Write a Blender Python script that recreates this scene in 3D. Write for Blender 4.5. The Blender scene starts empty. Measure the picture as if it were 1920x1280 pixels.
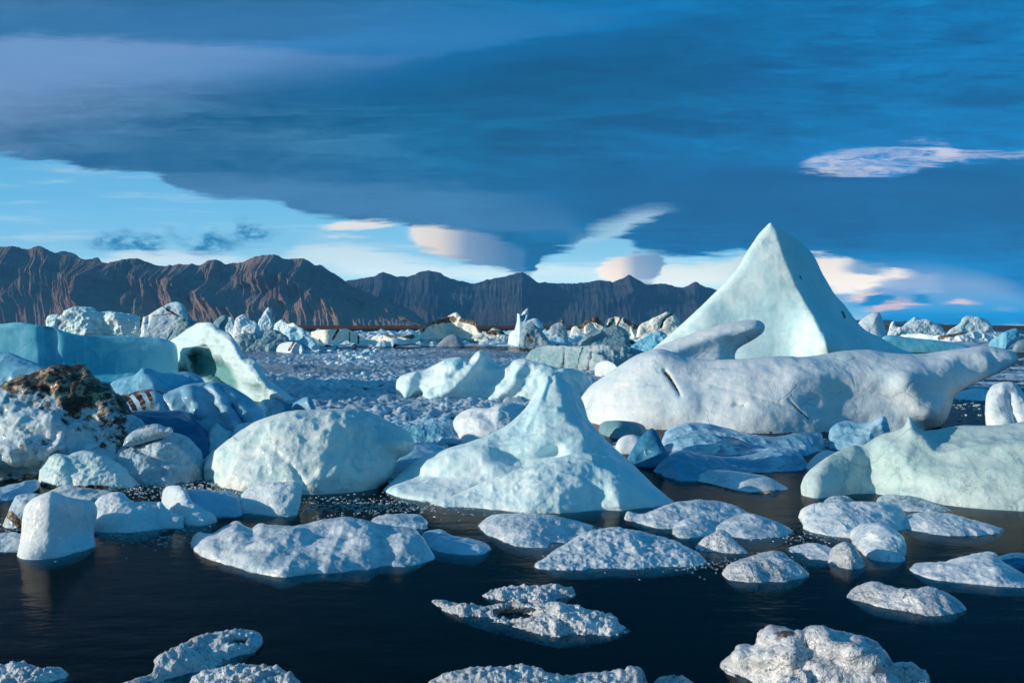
import bpy, math, random
import numpy as np
from mathutils import Vector, Matrix
# ---------------------------------------------------------------- camera
sc = bpy.context.scene
F = 1867.0          # focal length in photo pixels (1920 wide)
HCAM = 2.5
HOR = 612.0
PITCH = math.atan((640 - HOR) / F)
cam = bpy.data.cameras.new('camera'); camo = bpy.data.objects.new('camera', cam)
sc.collection.objects.link(camo); sc.camera = camo
cam.sensor_width = 36; cam.lens = 36 * F / 1920; cam.clip_start = 0.1; cam.clip_end = 60000
camo.location = (0, 0, HCAM); camo.rotation_euler = (math.pi / 2 - PITCH, 0, 0)
# ---------------------------------------------------------------- colour management
sc.view_settings.view_transform = 'Standard'; sc.view_settings.look = 'None'
sc.view_settings.exposure = 0.0; sc.view_settings.gamma = 1
sc.render.engine = 'CYCLES'
sc.cycles.use_denoising = True
sc.cycles.max_bounces = 6; sc.cycles.transparent_max_bounces = 12; sc.cycles.volume_bounces = 0
sc.cycles.sample_clamp_indirect = 4
# ---------------------------------------------------------------- sun
SUN = Vector((-0.95, -0.17, 0.215)).normalized()
SUN_EL = math.asin(SUN.z); SUN_AZ = math.atan2(SUN.x, SUN.y)
sl = bpy.data.lights.new('sun', 'SUN'); sl.energy = 4.7; sl.angle = math.radians(0.5); sl.color = (1.0, 0.90, 0.76)
so = bpy.data.objects.new('sun', sl); sc.collection.objects.link(so)
so.rotation_euler = (-SUN).to_track_quat('-Z', 'Y').to_euler(); so.location = (-200, -80, 90)

def lin(h):
    h = h.lstrip('#'); v = [int(h[i:i + 2], 16) / 255 for i in (0, 2, 4)]
    return tuple((c / 12.92 if c <= 0.04045 else ((c + 0.055) / 1.055) ** 2.4) for c in v) + (1.0,)

class NT:
    """small helper around a node tree"""
    def __init__(s, t): s.t = t; s.n = t.nodes; s.l = t.links
    def new(s, typ, **kw):
        n = s.n.new(typ)
        for k, v in kw.items(): setattr(n, k, v)
        return n
    def put(s, sock, v):
        if v is None: return
        if hasattr(v, 'is_output') or isinstance(v, bpy.types.NodeSocket): s.l.new(v, sock)
        else: sock.default_value = v
    def m(s, op, a, b=None, c=None, clamp=False):
        n = s.new('ShaderNodeMath', operation=op, use_clamp=clamp)
        s.put(n.inputs[0], a); s.put(n.inputs[1], b); s.put(n.inputs[2], c)
        return n.outputs[0]
    def mix(s, f, a, b, mode='MIX'):
        n = s.new('ShaderNodeMix', data_type='RGBA', blend_type=mode, clamp_factor=True)
        s.put(n.inputs[0], f); s.put(n.inputs[6], a); s.put(n.inputs[7], b)
        return n.outputs[2]
    def ss(s, v, lo, hi):
        n = s.new('ShaderNodeMapRange', interpolation_type='SMOOTHSTEP')
        s.put(n.inputs[0], v); n.inputs[1].default_value = lo; n.inputs[2].default_value = hi
        n.inputs[3].default_value = 0; n.inputs[4].default_value = 1
        return n.outputs[0]
    def noise(s, vec, scale, detail=4, rough=0.55, dim='3D', dist=0.0):
        n = s.new('ShaderNodeTexNoise', noise_dimensions=dim)
        s.put(n.inputs['Vector'], vec); n.inputs['Scale'].default_value = scale
        n.inputs['Detail'].default_value = detail; n.inputs['Roughness'].default_value = rough
        n.inputs['Distortion'].default_value = dist
        return n.outputs[0]
    def comb(s, x, y, z=0.0):
        n = s.new('ShaderNodeCombineXYZ'); s.put(n.inputs[0], x); s.put(n.inputs[1], y); s.put(n.inputs[2], z)
        return n.outputs[0]
    def ramp(s, v, stops, interp='LINEAR'):
        n = s.new('ShaderNodeValToRGB'); n.color_ramp.interpolation = interp
        e = n.color_ramp.elements
        while len(e) < len(stops): e.new(0.5)
        for k, (p, c) in enumerate(stops): e[k].position = p; e[k].color = c
        s.put(n.inputs[0], v); return n.outputs[0]
    def curve(s, v, pts):
        n = s.new('ShaderNodeFloatCurve'); c = n.mapping.curves[0]; n.mapping.extend = 'HORIZONTAL'
        while len(c.points) < len(pts): c.points.new(0.5, 0.5)
        for k, (x, y) in enumerate(pts):
            c.points[k].location = (x, y); c.points[k].handle_type = 'AUTO_CLAMPED'
        n.mapping.update(); s.put(n.inputs['Value'], v)
        return n.outputs[0]

# ---------------------------------------------------------------- world: sky with cloud layers, laid out by direction
world = bpy.data.worlds.new('World'); sc.world = world; world.use_nodes = True
w = NT(world.node_tree); w.n.clear()
tc = w.new('ShaderNodeTexCoord'); sep = w.new('ShaderNodeSeparateXYZ'); w.l.new(tc.outputs['Generated'], sep.inputs[0])
dx, dy, dz = sep.outputs
ay = w.m('MAXIMUM', w.m('ABSOLUTE', dy), 0.25)
tx = w.m('DIVIDE', dx, ay)                     # tangent of azimuth
te = w.m('DIVIDE', dz, ay)                     # tangent of elevation
U0 = w.m('ADD', w.m('MULTIPLY', tx, F / 1920), 0.5)    # 0..1 over the 54 degrees round north
V0 = w.m('MULTIPLY', te, F / 640)                      # 0 horizon .. ~0.96 at 18 degrees up
nv = w.comb(w.m('MULTIPLY', U0, 3.0), w.m('MULTIPLY', V0, 3.6), 0.0)
def warp(scale, amp, off):
    n = w.new('ShaderNodeTexNoise', noise_dimensions='3D')
    add = w.new('ShaderNodeVectorMath', operation='ADD'); w.l.new(nv, add.inputs[0]); add.inputs[1].default_value = (off, off * 1.7, 3)
    w.l.new(add.outputs[0], n.inputs['Vector']); n.inputs['Scale'].default_value = scale; n.inputs['Detail'].default_value = 5; n.inputs['Roughness'].default_value = 0.55
    s2 = w.new('ShaderNodeSeparateColor'); w.l.new(n.outputs['Color'], s2.inputs[0])
    return (w.m('MULTIPLY', w.m('SUBTRACT', s2.outputs[0], 0.5), amp * .45), w.m('MULTIPLY', w.m('SUBTRACT', s2.outputs[1], 0.5), amp * 0.8))
wa = warp(5.0, 0.03, 1.0); wb = warp(1.6, 0.06, 9.0); wf = warp(16.0, 0.022, 4.0)
wisp = w.m('MULTIPLY', w.m('SUBTRACT', w.noise(w.comb(w.m('MULTIPLY', U0, 10.0), w.m('MULTIPLY', V0, 42.0), 8.0), 1.0, 6, 0.65, dist=.6), 0.5), 0.07)
U = w.m('ADD', w.m('ADD', U0, wa[0]), wf[0]); V = w.m('ADD', w.m('ADD', w.m('ADD', V0, wa[1]), wf[1]), wisp)
Us = w.m('ADD', U0, wb[0]); Vs = w.m('ADD', V0, wb[1])
def up(p): return [(x / 1920.0, min(1, max(0, (HOR - y) / 640.0))) for x, y in p]
def band(lo, hi, sl_=0.012, sh=0.012, u=None, v=None, ends=0.012):
    """mask between a lower edge and an upper edge, both traced left to right"""
    u = u or U; v = v or V
    a = w.ss(w.m('SUBTRACT', v, w.curve(u, up(lo))), -sl_, sl_) if lo else None
    b = w.ss(w.m('SUBTRACT', w.curve(u, up(hi)), v), -sh, sh) if hi else None
    r = w.m('MULTIPLY', a, b) if (a and b) else (a or b)
    pts = (lo or []) + (hi or [])
    x0 = min(p[0] for p in pts) / 1920; x1 = max(p[0] for p in pts) / 1920
    if x0 > 0.01: r = w.m('MULTIPLY', r, w.ss(u, x0 - ends, x0 + ends))
    if x1 < 0.99: r = w.m('MULTIPLY', r, w.m('SUBTRACT', 1, w.ss(u, x1 - ends, x1 + ends)))
    return r
# clear sky: Nishita mixed with the measured clear gradient
nis = w.new('ShaderNodeTexSky', sky_type='NISHITA'); nis.sun_disc = False
nis.sun_elevation = SUN_EL; nis.sun_rotation = SUN_AZ; nis.air_density = 1.0; nis.dust_density = 0.6; nis.ozone_density = 2.0
nisc = w.mix(1.0, nis.outputs[0], (0.085, 0.10, 0.115, 1), 'MULTIPLY')
clear = w.ramp(V0, [(0.0, lin('cdeef0')), (0.12, lin('bceaf8')), (0.22, lin('a6e0fb')), (0.34, lin('98dafe')), (0.55, lin('86d0fc')), (1.0, lin('4a9ade'))])
clear = w.mix(0.25, clear, nisc)
# clouds low on the clear part
col = clear
def over(mask, c, k=1.0):
    global col
    col = w.mix(w.m('MULTIPLY', mask, k) if k != 1 else mask, col, c)
st = w.noise(w.comb(w.m('MULTIPLY', Us, 7.0), w.m('MULTIPLY', Vs, 30.0), 0.0), 1.0, 5, 0.6)
over(band([(520, 490), (600, 500), (700, 525), (800, 520), (1300, 530)], [(520, 480), (580, 458), (650, 462), (760, 482), (900, 500), (1300, 500)], .03, .02, ends=.04), lin('e6f2f0'), 0.75)
over(band([(190, 500), (480, 500)], [(190, 490), (280, 468), (360, 475), (480, 490)], .03, .02), lin('eef4f2'), 0.7)
over(band([(1130, 530), (1560, 540)], [(1130, 505), (1240, 497), (1340, 492), (1420, 480), (1560, 480)], .03, .012), lin('eef0e6'), 0.8)
over(w.ss(st, 0.50, 0.72), lin('e4f2f6'), 0.4)
over(band([(612, 434), (640, 436), (690, 428), (742, 420)], [(612, 425), (640, 416), (690, 410), (742, 414)], .008, .008), lin('fff6e8'), 0.9)
over(band([(612, 450), (680, 451)], [(612, 444), (680, 443)], .006, .006), lin('f4f2ea'), 0.6)
g_ = w.m('ADD', 1.0, w.m('MULTIPLY', w.m('SUBTRACT', 1, w.ss(V0, 0.25, 0.6)), 0.22)); col = w.mix(1.0, col, w.comb(g_, g_, g_), 'MULTIPLY')
def hot(h, k=1.3): c = lin(h); return (c[0] * k, c[1] * k, c[2] * k, 1)
# main deck of stratus
edge = [(0, 293), (100, 303), (170, 318), (275, 326), (318, 347), (350, 364), (400, 374), (530, 384), (560, 400), (640, 411), (770, 424), (790, 466), (850, 482), (950, 505), (985, 517), (1003, 512), (1012, 492), (1040, 480), (1085, 463), (1095, 448), (1150, 447), (1190, 465), (1240, 477), (1320, 480), (1400, 476), (1525, 481), (1590, 487), (1615, 520), (1640, 611), (1915, 611)]
def edge2():
    c = w.curve(U, up(edge)); return w.ss(w.m('SUBTRACT', V, c), -0.007, 0.013)
deck = edge2()
dcol = w.ramp(U0, [(0.0, lin('6f92b2')), (0.25, lin('5d88aa')), (0.45, lin('4583ab')), (0.6, lin('1a7ab2')), (0.78, lin('0a80c0')), (1.0, lin('0a8acc'))])
dark = w.ramp(U0, [(0.0, lin('3a5f80')), (0.25, lin('2b587a')), (0.45, lin('145078')), (0.6, lin('035080')), (0.78, lin('02558c')), (1.0, lin('025e98'))])
n1 = w.noise(w.comb(w.m('MULTIPLY', Us, 2.6), w.m('MULTIPLY', Vs, 7.5), 7.7), 1.0, 8, 0.66, dist=.9)
n2 = w.noise(w.comb(w.m('MULTIPLY', U, 6.0), w.m('MULTIPLY', V, 24.0), 2.0), 1.0, 7, 0.66, dist=1.2)
n3 = w.noise(w.comb(w.m('MULTIPLY', U, 16.0), w.m('MULTIPLY', V, 90.0), 5.0), 1.0, 6, 0.68)
n4 = w.noise(w.comb(w.m('MULTIPLY', U, 11.0), w.m('MULTIPLY', V, 19.0), 12.0), 1.0, 9, 0.68, dist=1.4)
f = w.m('ADD', w.m('MULTIPLY', w.m('SUBTRACT', w.ss(n4, .38, .62), .5), .30), w.m('ADD', w.m('ADD', w.m('MULTIPLY', w.ss(n1, 0.39, 0.61), 0.52), w.m('MULTIPLY', w.ss(n2, 0.38, 0.64), 0.32)), w.m('MULTIPLY', w.ss(n3, 0.38, 0.62), 0.16)))
dc = w.mix(f, dark, dcol)
def dmix(mask, c, k):
    global dc
    dc = w.mix(w.m('MULTIPLY', mask, k), dc, c)
# brighter upper sheet and the darker roll under it
dmix(band([(0, 175), (300, 155), (540, 165), (760, 150), (900, 118), (1000, 88), (1150, 68), (1300, 30), (1450, 0)], [(0, 0), (1450, 0)], .07, .1, Us, Vs, .1), lin('5c90c6'), 0.72)
dmix(band([(0, 240), (150, 200), (300, 165), (450, 150), (700, 140)], [(0, 72), (140, 70), (300, 78), (450, 92), (700, 110)], .14, .02, Us, V, .22), lin('a3b8de'), 0.50)
dmix(band([(0, 72), (150, 72), (300, 80), (500, 82), (700, 60)], [(0, 0), (700, 0)], .02, .5, U, V, .1), lin('45688c'), 0.7)
dmix(band([(330, 250), (560, 225), (800, 230), (1000, 260), (1150, 250), (1400, 180)], [(330, 215), (560, 140), (800, 130), (1000, 110), (1400, 60)], .09, .09, Us, Vs, .1), lin('0a4c78'), 0.55)
dmix(band([(290, 372), (560, 400), (760, 425), (1100, 450)], [(290, 340), (420, 325), (600, 330), (800, 345), (1100, 370)], .03, .03, U, V, .03), lin('6f97bd'), 0.55)
dmix(band([(1000, 400), (1300, 420), (1500, 430), (1910, 440)], [(1000, 330), (1300, 310), (1500, 320), (1910, 300)], .06, .03, Us, Vs, .08), lin('044a7c'), 0.65)
dmix(band([(100, 300), (300, 322), (560, 340), (800, 350)], [(100, 262), (300, 268), (560, 290), (800, 300)], .03, .05, U, V, .06), lin('2f5f88'), 0.5)
dmix(band([(700, 170), (900, 140), (1150, 100), (1500, 60)], [(700, 130), (900, 96), (1150, 62), (1500, 10)], .05, .012, U, V, .1), lin('0a5a8c'), 0.5)
dmix(band([(880, 250), (1100, 222), (1300, 205)], [(880, 243), (1100, 214), (1300, 190)], .01, .03, U, V, .08), lin('4a92c0'), 0.35)
over(deck, dc)
# cone of lit cloud hanging down to the ridge
over(band([(768, 452), (800, 470), (850, 481), (950, 506), (985, 518)], [(768, 436), (778, 424), (850, 428), (920, 445), (985, 470)], .012, .012, ends=.006), w.ramp(U0, [(0.40, hot('fff5e4', 1.25)), (0.428, hot('f6ead8', 1.2)), (0.456, lin('9dafc6')), (0.50, lin('5f88ae'))]), 0.95)
# inlet of clear sky and its white streaks
over(band([(1092, 470), (1110, 462), (1150, 443), (1185, 428), (1215, 418), (1255, 400)], [(1092, 450), (1110, 432), (1160, 410), (1200, 396), (1255, 389)], .012, .035, ends=.02), w.ramp(V0, [(0.2, lin('a8e2f8')), (0.29, lin('c6e8f6')), (0.34, lin('bcd6ec'))]), 0.95)
# small cumulus over the ridge
over(band([(1120, 508), (1130, 524), (1155, 534), (1210, 530), (1232, 515), (1246, 496)], [(1120, 504), (1132, 490), (1150, 483), (1180, 480), (1205, 474), (1230, 474), (1246, 490)], .01, .01, ends=.004), w.ramp(U0, [(0.585, hot('fff0dc', 1.3)), (0.605, hot('fcead8', 1.2)), (0.62, lin('a3b2c8')), (0.64, lin('86a2c0'))]), 0.92)
# dark shreds over the left range
shred = w.ss(w.noise(w.comb(w.m('MULTIPLY', U0, 46.0), w.m('MULTIPLY', V0, 34.0), 3.0), 1.0, 6, 0.7), 0.34, 0.60)
for lo, hi in (([(168, 460), (185, 462), (235, 470), (300, 468), (312, 462)], [(168, 456), (190, 441), (207, 444), (228, 437), (262, 445), (280, 443), (312, 458)]),
               ([(352, 470), (385, 478), (425, 474), (445, 462)], [(352, 452), (372, 452), (400, 437), (420, 450), (445, 456)]),
               ([(436, 455), (470, 452), (522, 440)], [(436, 440), (450, 416), (475, 424), (522, 434)]),
               ([(320, 446), (345, 455)], [(320, 432), (345, 444)])):
    over(w.m('MULTIPLY', band(lo, hi, .022, .022, ends=.014), shred), lin('3f86b2'), 0.95)
# white lens in the right deck
over(band([(1490, 318), (1560, 326), (1655, 333), (1700, 326), (1760, 311), (1860, 298), (1919, 290)], [(1490, 314), (1530, 298), (1560, 287), (1640, 277), (1740, 270), (1785, 274), (1800, 286), (1860, 291), (1919, 286)], .008, .016, ends=.012), w.mix(w.ss(n2, .38, .60), lin('5a9cd8'), lin('f0ecf8')), 0.92)
over(band([(1500, 300), (1700, 290)], [(1500, 290), (1600, 262), (1700, 262)], .02, .03, ends=.04), lin('3f92d2'), 0.5)
# low clouds at the right
over(band([(1440, 606), (1960, 606)], [(1440, 486), (1600, 489), (1700, 486), (1800, 500), (1960, 560)], .05, .05, Us, Vs, ends=.06), w.ramp(V0, [(0.0, lin('3f95cc')), (0.06, lin('6aa8d2')), (0.12, lin('93b2d4')), (0.2, lin('6fa5d2'))]), 0.9)
over(band([(1520, 540), (1600, 546), (1660, 528), (1705, 520)], [(1520, 480), (1600, 486), (1650, 500), (1705, 510)], .016, .01, ends=.012), hot('fff2e0', 1.25), 0.95)
for lo, hi, c, k in (([(1590, 512), (1660, 514)], [(1590, 490), (1610, 484), (1660, 500)], '5b9cc8', .8), ([(1590, 566), (1620, 562), (1660, 548)], [(1590, 556), (1625, 545), (1660, 546)], 'ecd4ce', .9),
                     ([(1605, 572), (1650, 575), (1690, 570)], [(1605, 568), (1645, 554), (1690, 564)], '3a86b8', .9), ([(1622, 584), (1700, 577), (1730, 576)], [(1622, 578), (1690, 564), (1730, 568)], 'e0c4c2', .85),
                     ([(1700, 565), (1745, 566)], [(1700, 560), (1725, 556), (1745, 562)], '3a86b8', .8), ([(1775, 568), (1828, 572)], [(1775, 564), (1800, 558), (1828, 562)], 'e8cac6', .95),
                     ([(1655, 540), (1760, 545)], [(1655, 530), (1700, 512), (1760, 515)], 'b8c4dc', .5), ([(1872, 584), (1900, 584)], [(1872, 581), (1900, 581)], '9fb8d8', .8)):
    over(band(lo, hi, .008, .008, ends=.012), lin(c), k)
over(band([(1650, 611), (1880, 611)], [(1650, 606), (1760, 600), (1880, 606)], .006, .006, ends=.03), lin('1f78ac'), .8)
# sky behind the camera, where the sun stands, brightened as fill light
back = w.ss(dy, 0.15, -0.5)
bk = w.mix(w.ss(n1, .4, .62), nisc, lin('55a6d2'))
col = w.mix(back, col, bk)
hs = w.new('ShaderNodeHueSaturation'); hs.inputs['Saturation'].default_value = 1.15; w.l.new(w.m('SUBTRACT', 1.48, w.m('MULTIPLY', w.ss(V0, 0.0, 0.26), 0.50)), hs.inputs['Value']); w.l.new(col, hs.inputs['Color']); col = hs.outputs[0]
bg = w.new('ShaderNodeBackground'); w.l.new(col, bg.inputs[0]); bg.inputs[1].default_value = 1.0
wo = w.new('ShaderNodeOutputWorld'); w.l.new(bg.outputs[0], wo.inputs[0])

# ---------------------------------------------------------------- numpy noise
def _h(ix, iy, iz, s):
    n = (ix.astype(np.int64) * 374761393 + iy.astype(np.int64) * 668265263 + iz.astype(np.int64) * 2147483647 + s * 1274126177) & 0xffffffff
    n = ((n ^ (n >> 13)) * 1274126177) & 0xffffffff
    return ((n ^ (n >> 16)) & 0xffffff) / float(0xffffff)
def vn(P, s=0):
    I = np.floor(P); f = P - I; f = f * f * f * (f * (f * 6 - 15) + 10); I = I.astype(np.int64)
    x, y, z = I.T; fx, fy, fz = f.T; r = 0
    for a in (0, 1):
        for b in (0, 1):
            for c in (0, 1):
                r = r + _h(x + a, y + b, z + c, s) * (fx if a else 1 - fx) * (fy if b else 1 - fy) * (fz if c else 1 - fz)
    return r * 2 - 1
def fbm(P, o=4, s=0, g=0.5):
    r = 0; a = 1.0; t = 0
    for k in range(o):
        r = r + a * vn(P * (2.03 ** k) + 17.3 * k, s + k); t += a; a *= g
    return r / t
def ridged(P, o=4, s=0):
    r = 0; a = 1.0; t = 0
    for k in range(o):
        r = r + a * (1 - np.abs(vn(P * (2.03 ** k) + 9.1 * k, s + k)) * 2); t += a; a *= 0.5
    return r / t
def worley(P, s=0, jit=0.9):
    I = np.floor(P).astype(np.int64); F1 = np.full(len(P), 9.0); F2 = np.full(len(P), 9.0); ID = np.zeros(len(P))
    for a in (-1, 0, 1):
        for b in (-1, 0, 1):
            for c in (-1, 0, 1):
                x, y, z = I[:, 0] + a, I[:, 1] + b, I[:, 2] + c
                cx = x + .5 + (_h(x, y, z, s) - .5) * jit; cy = y + .5 + (_h(x, y, z, s + 1) - .5) * jit; cz = z + .5 + (_h(x, y, z, s + 2) - .5) * jit
                d = np.sqrt((P[:, 0] - cx) ** 2 + (P[:, 1] - cy) ** 2 + (P[:, 2] - cz) ** 2)
                near = d < F1
                F2 = np.where(near, F1, np.minimum(F2, d)); ID = np.where(near, _h(x, y, z, s + 3), ID); F1 = np.where(near, d, F1)
    return F1, F2, ID

# ---------------------------------------------------------------- rays
cp, sp = math.cos(PITCH), math.sin(PITCH)
def ray(px, py):
    a = (px - 960) / F; b = -(py - 640) / F
    return a, cp + sp * b, -sp + cp * b          # direction (x, y, z), camera looks along +y
def at(px, py, Y):
    x, y, z = ray(np.asarray(px, float), np.asarray(py, float)); k = Y / y
    return np.stack([x * k, np.broadcast_to(Y, np.shape(k)) + 0 * k, HCAM + z * k], -1)
def gY(py):
    x, y, z = ray(0.0, np.asarray(py, float)); return -HCAM * y / np.minimum(z, -1e-5)
def seg_d(P, L):
    """distance and signed side to polyline L for points P (n,2)"""
    L = np.asarray(L, float); A = L[:-1]; B = L[1:]; best = np.full(len(P), 1e18); side = np.zeros(len(P)); q = np.zeros_like(P)
    for a, b in zip(A, B):
        ab = b - a; n = ab @ ab
        if n < 1e-9: continue
        t = np.clip(((P - a) @ ab) / n, 0, 1); c = a + t[:, None] * ab; v = P - c; d = (v ** 2).sum(1)
        m = d < best; best = np.where(m, d, best); q[m] = c[m]
        side = np.where(m, np.sign(ab[0] * (P[:, 1] - a[1]) - ab[1] * (P[:, 0] - a[0])), side)
    return np.sqrt(best), side, q
def inside(P, L):
    x, y = P.T; r = np.zeros(len(P), bool); L = np.asarray(L, float)
    for (x0, y0), (x1, y1) in zip(L, np.roll(L, -1, 0)):
        if y0 == y1: continue
        r ^= ((y0 > y) != (y1 > y)) & (x < (x1 - x0) * (y - y0) / (y1 - y0) + x0)
    return r
def spline(L, n=5):
    L = np.asarray(L, float)
    if len(L) < 3: return L
    Q = np.vstack([2 * L[0] - L[1], L, 2 * L[-1] - L[-2]]); out = []
    for i in range(1, len(Q) - 2):
        p0, p1, p2, p3 = Q[i - 1:i + 3]
        for t in np.arange(n) / n:
            # slightly tightened Catmull-Rom
            m1 = (p2 - p0) * .42; m2 = (p3 - p1) * .42
            out.append((2 * t**3 - 3 * t**2 + 1) * p1 + (t**3 - 2 * t**2 + t) * m1 + (-2 * t**3 + 3 * t**2) * p2 + (t**3 - t**2) * m2)
    out.append(L[-1]); return np.array(out)
def sst(x, a, b):
    t = np.clip((x - a) / (b - a), 0, 1); return t * t * (3 - 2 * t)

# ---------------------------------------------------------------- materials
MAT = {}
def ice(name, snow, deep, amount=0.5, rough=0.45, sss=0.25, bump=0.3, bscale=9.0, grain=0.0, gscale=60.0, dirtc=(0.05, 0.032, 0.022, 1), patch=1.1, streak=0.0, pits=0.0, spec=0.4, mottle=0.22, veins=0.35, vscale=0.9):
    m = bpy.data.materials.new(name); m.use_nodes = True; k = NT(m.node_tree); k.n.clear(); MAT[name] = m
    tc = k.new('ShaderNodeNewGeometry'); P = tc.outputs['Position']
    a1 = k.noise(P, patch, 5, 0.6, dist=0.4); a2 = k.noise(P, bscale, 6, 0.65)
    base = k.mix(w_clamp(k, k.m('MULTIPLY', k.ss(a1, 0.36, 0.66), amount)), snow, deep)
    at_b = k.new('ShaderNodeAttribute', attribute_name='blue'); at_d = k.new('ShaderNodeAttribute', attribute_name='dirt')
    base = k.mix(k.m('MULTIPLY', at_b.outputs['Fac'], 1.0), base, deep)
    base = k.mix(k.m('MULTIPLY', k.ss(a2, 0.30, 0.5), 0.16), base, snow)
    a3 = k.noise(P, bscale * .55, 6, 0.7, dist=.8); base = k.mix(k.m('MULTIPLY', k.ss(a3, 0.50, 0.64), mottle), base, deep)
    if veins:
        vp = k.new('ShaderNodeVectorMath', operation='ADD'); wn = k.new('ShaderNodeTexNoise'); k.l.new(P, wn.inputs['Vector']); wn.inputs['Scale'].default_value = vscale * 1.3; wn.inputs['Detail'].default_value = 4
        wm = k.new('ShaderNodeVectorMath', operation='SCALE'); k.l.new(wn.outputs['Color'], wm.inputs[0]); wm.inputs['Scale'].default_value = 1.1 / vscale
        k.l.new(P, vp.inputs[0]); k.l.new(wm.outputs[0], vp.inputs[1])
        vo = k.new('ShaderNodeTexVoronoi', feature='DISTANCE_TO_EDGE'); k.l.new(vp.outputs[0], vo.inputs['Vector']); vo.inputs['Scale'].default_value = vscale
        vl = k.m('SUBTRACT', 1, k.ss(vo.outputs['Distance'], 0.0, 0.045)); gate = k.ss(k.noise(P, vscale * .8, 2, .5), .48, .62)
        vl = k.m('MULTIPLY', vl, gate)
        base = k.mix(k.m('MULTIPLY', vl, veins), base, (deep[0] * .45, deep[1] * .6, deep[2] * .7, 1))
        mp2 = k.new('ShaderNodeMapping'); k.l.new(P, mp2.inputs[0]); mp2.inputs['Scale'].default_value = (.5 * vscale, .5 * vscale, 7 * vscale); mp2.inputs['Rotation'].default_value = (.35, -.28, 0)
        ly = k.noise(mp2.outputs[0], 1.0, 4, .6, dist=.5)
        base = k.mix(k.m('MULTIPLY', k.ss(ly, .52, .62), veins * .55), base, deep)
        a2 = k.m('SUBTRACT', a2, k.m('MULTIPLY', vl, .5)); a2 = k.m('ADD', a2, k.m('MULTIPLY', ly, .35))
    h = a2
    if streak:
        mp = k.new('ShaderNodeMapping'); k.l.new(P, mp.inputs[0]); mp.inputs['Scale'].default_value = (5, 5, 0.7); mp.inputs['Rotation'].default_value = (0.15, 0.3, 0)
        s = k.noise(mp.outputs[0], 1.0, 5, 0.6); base = k.mix(k.m('MULTIPLY', k.ss(s, 0.5, 0.7), streak), base, snow)
    if pits or grain:
        g1 = k.noise(P, gscale, 3, 0.75); g2 = k.noise(P, gscale * 0.3, 5, 0.7, dist=.6); v = k.new('ShaderNodeTexVoronoi'); k.l.new(P, v.inputs['Vector']); v.inputs['Scale'].default_value = gscale * .8
        where = k.ss(k.noise(P, gscale * .06, 3, .6), .38, .62)
        pv = k.m('MULTIPLY', k.ss(k.m('ADD', k.m('MULTIPLY', g1, .55), k.m('MULTIPLY', g2, .45)), 0.50, 0.62), k.m('ADD', .15, k.m('MULTIPLY', where, .85)))
        base = k.mix(k.m('MULTIPLY', pv, pits), base, (deep[0] * .22, deep[1] * .28, deep[2] * .34, 1))
        h = k.m('ADD', k.m('MULTIPLY', h, 1 - grain * .4), k.m('MULTIPLY', k.m('ADD', k.m('MULTIPLY', g2, .9), k.m('ADD', k.m('MULTIPLY', g1, .4), k.m('MULTIPLY', v.outputs['Distance'], .25))), grain))
    # dirt: rock flour and debris, broken up by noise
    dn = k.noise(P, 7.0, 6, 0.7); dn2 = k.noise(P, 22.0, 4, 0.7)
    dm = k.ss(k.m('ADD', k.m('MULTIPLY', at_d.outputs['Fac'], 1.15), k.m('MULTIPLY', k.m('SUBTRACT', dn, 0.5), 1.3)), 0.42, 0.62)
    dn3 = k.noise(P, 3.2, 3, 0.6, dist=1.0)
    dcol = k.mix(k.ss(dn2, 0.42, 0.66), dirtc, (0.11, 0.068, 0.045, 1)); dcol = k.mix(k.m('MULTIPLY', k.ss(dn3, .5, .6), k.ss(dn2, .36, .55)), dcol, (0.42, 0.33, 0.22, 1)); dcol = k.mix(k.m('MULTIPLY', k.ss(dn3, .47, .40), k.ss(dn, .3, .6)), dcol, (0.016, 0.013, 0.016, 1))
    base = k.mix(dm, base, dcol)
    b = k.new('ShaderNodeBsdfPrincipled'); k.l.new(base, b.inputs['Base Color'])
    k.put(b.inputs['Roughness'], k.m('ADD', k.m('MULTIPLY', a2, 0.25), rough - 0.1))
    b.inputs['IOR'].default_value = 1.31; b.inputs['Specular IOR Level'].default_value = spec
    b.inputs['Subsurface Weight'].default_value = sss; b.inputs['Subsurface Radius'].default_value = (0.25, 0.75, 1.0); b.inputs['Subsurface Scale'].default_value = 0.25; b.inputs['Coat Weight'].default_value = .35 if spec > .45 else .12; b.inputs['Coat Roughness'].default_value = .12; b.inputs['Coat IOR'].default_value = 1.33
    bp = k.new('ShaderNodeBump'); bp.inputs['Strength'].default_value = bump; bp.inputs['Distance'].default_value = 0.05
    k.put(bp.inputs['Height'], h); k.l.new(bp.outputs[0], b.inputs['Normal'])
    o = k.new('ShaderNodeOutputMaterial'); k.l.new(b.outputs[0], o.inputs[0]); return m
def w_clamp(k, v): return k.m('MINIMUM', v, 1.0)
TEAL = (0.20, 0.56, 0.66, 1); AQUA = (0.42, 0.72, 0.76, 1); DEEP = (0.03, 0.22, 0.36, 1)
ice('white_ice', (0.74, 0.80, 0.77, 1), (0.28, 0.54, 0.61, 1), 0.55, bump=.5, bscale=8, streak=.2, patch=.8, pits=.35, gscale=26, grain=.5, mottle=.42)
ice('mint_ice', (0.71, 0.82, 0.82, 1), (0.34, 0.65, 0.72, 1), 0.6, bump=.32, bscale=6, patch=.4, sss=.25, pits=.15, gscale=30, grain=.35, streak=.2, mottle=.32)
ice('arch_ice', (0.62, 0.78, 0.80, 1), (0.045, 0.24, 0.235, 1), 0.16, mottle=.08, veins=.12, bump=.3, bscale=5, patch=.4, sss=.12)  # deep tone is the painted shade of the cave
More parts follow.
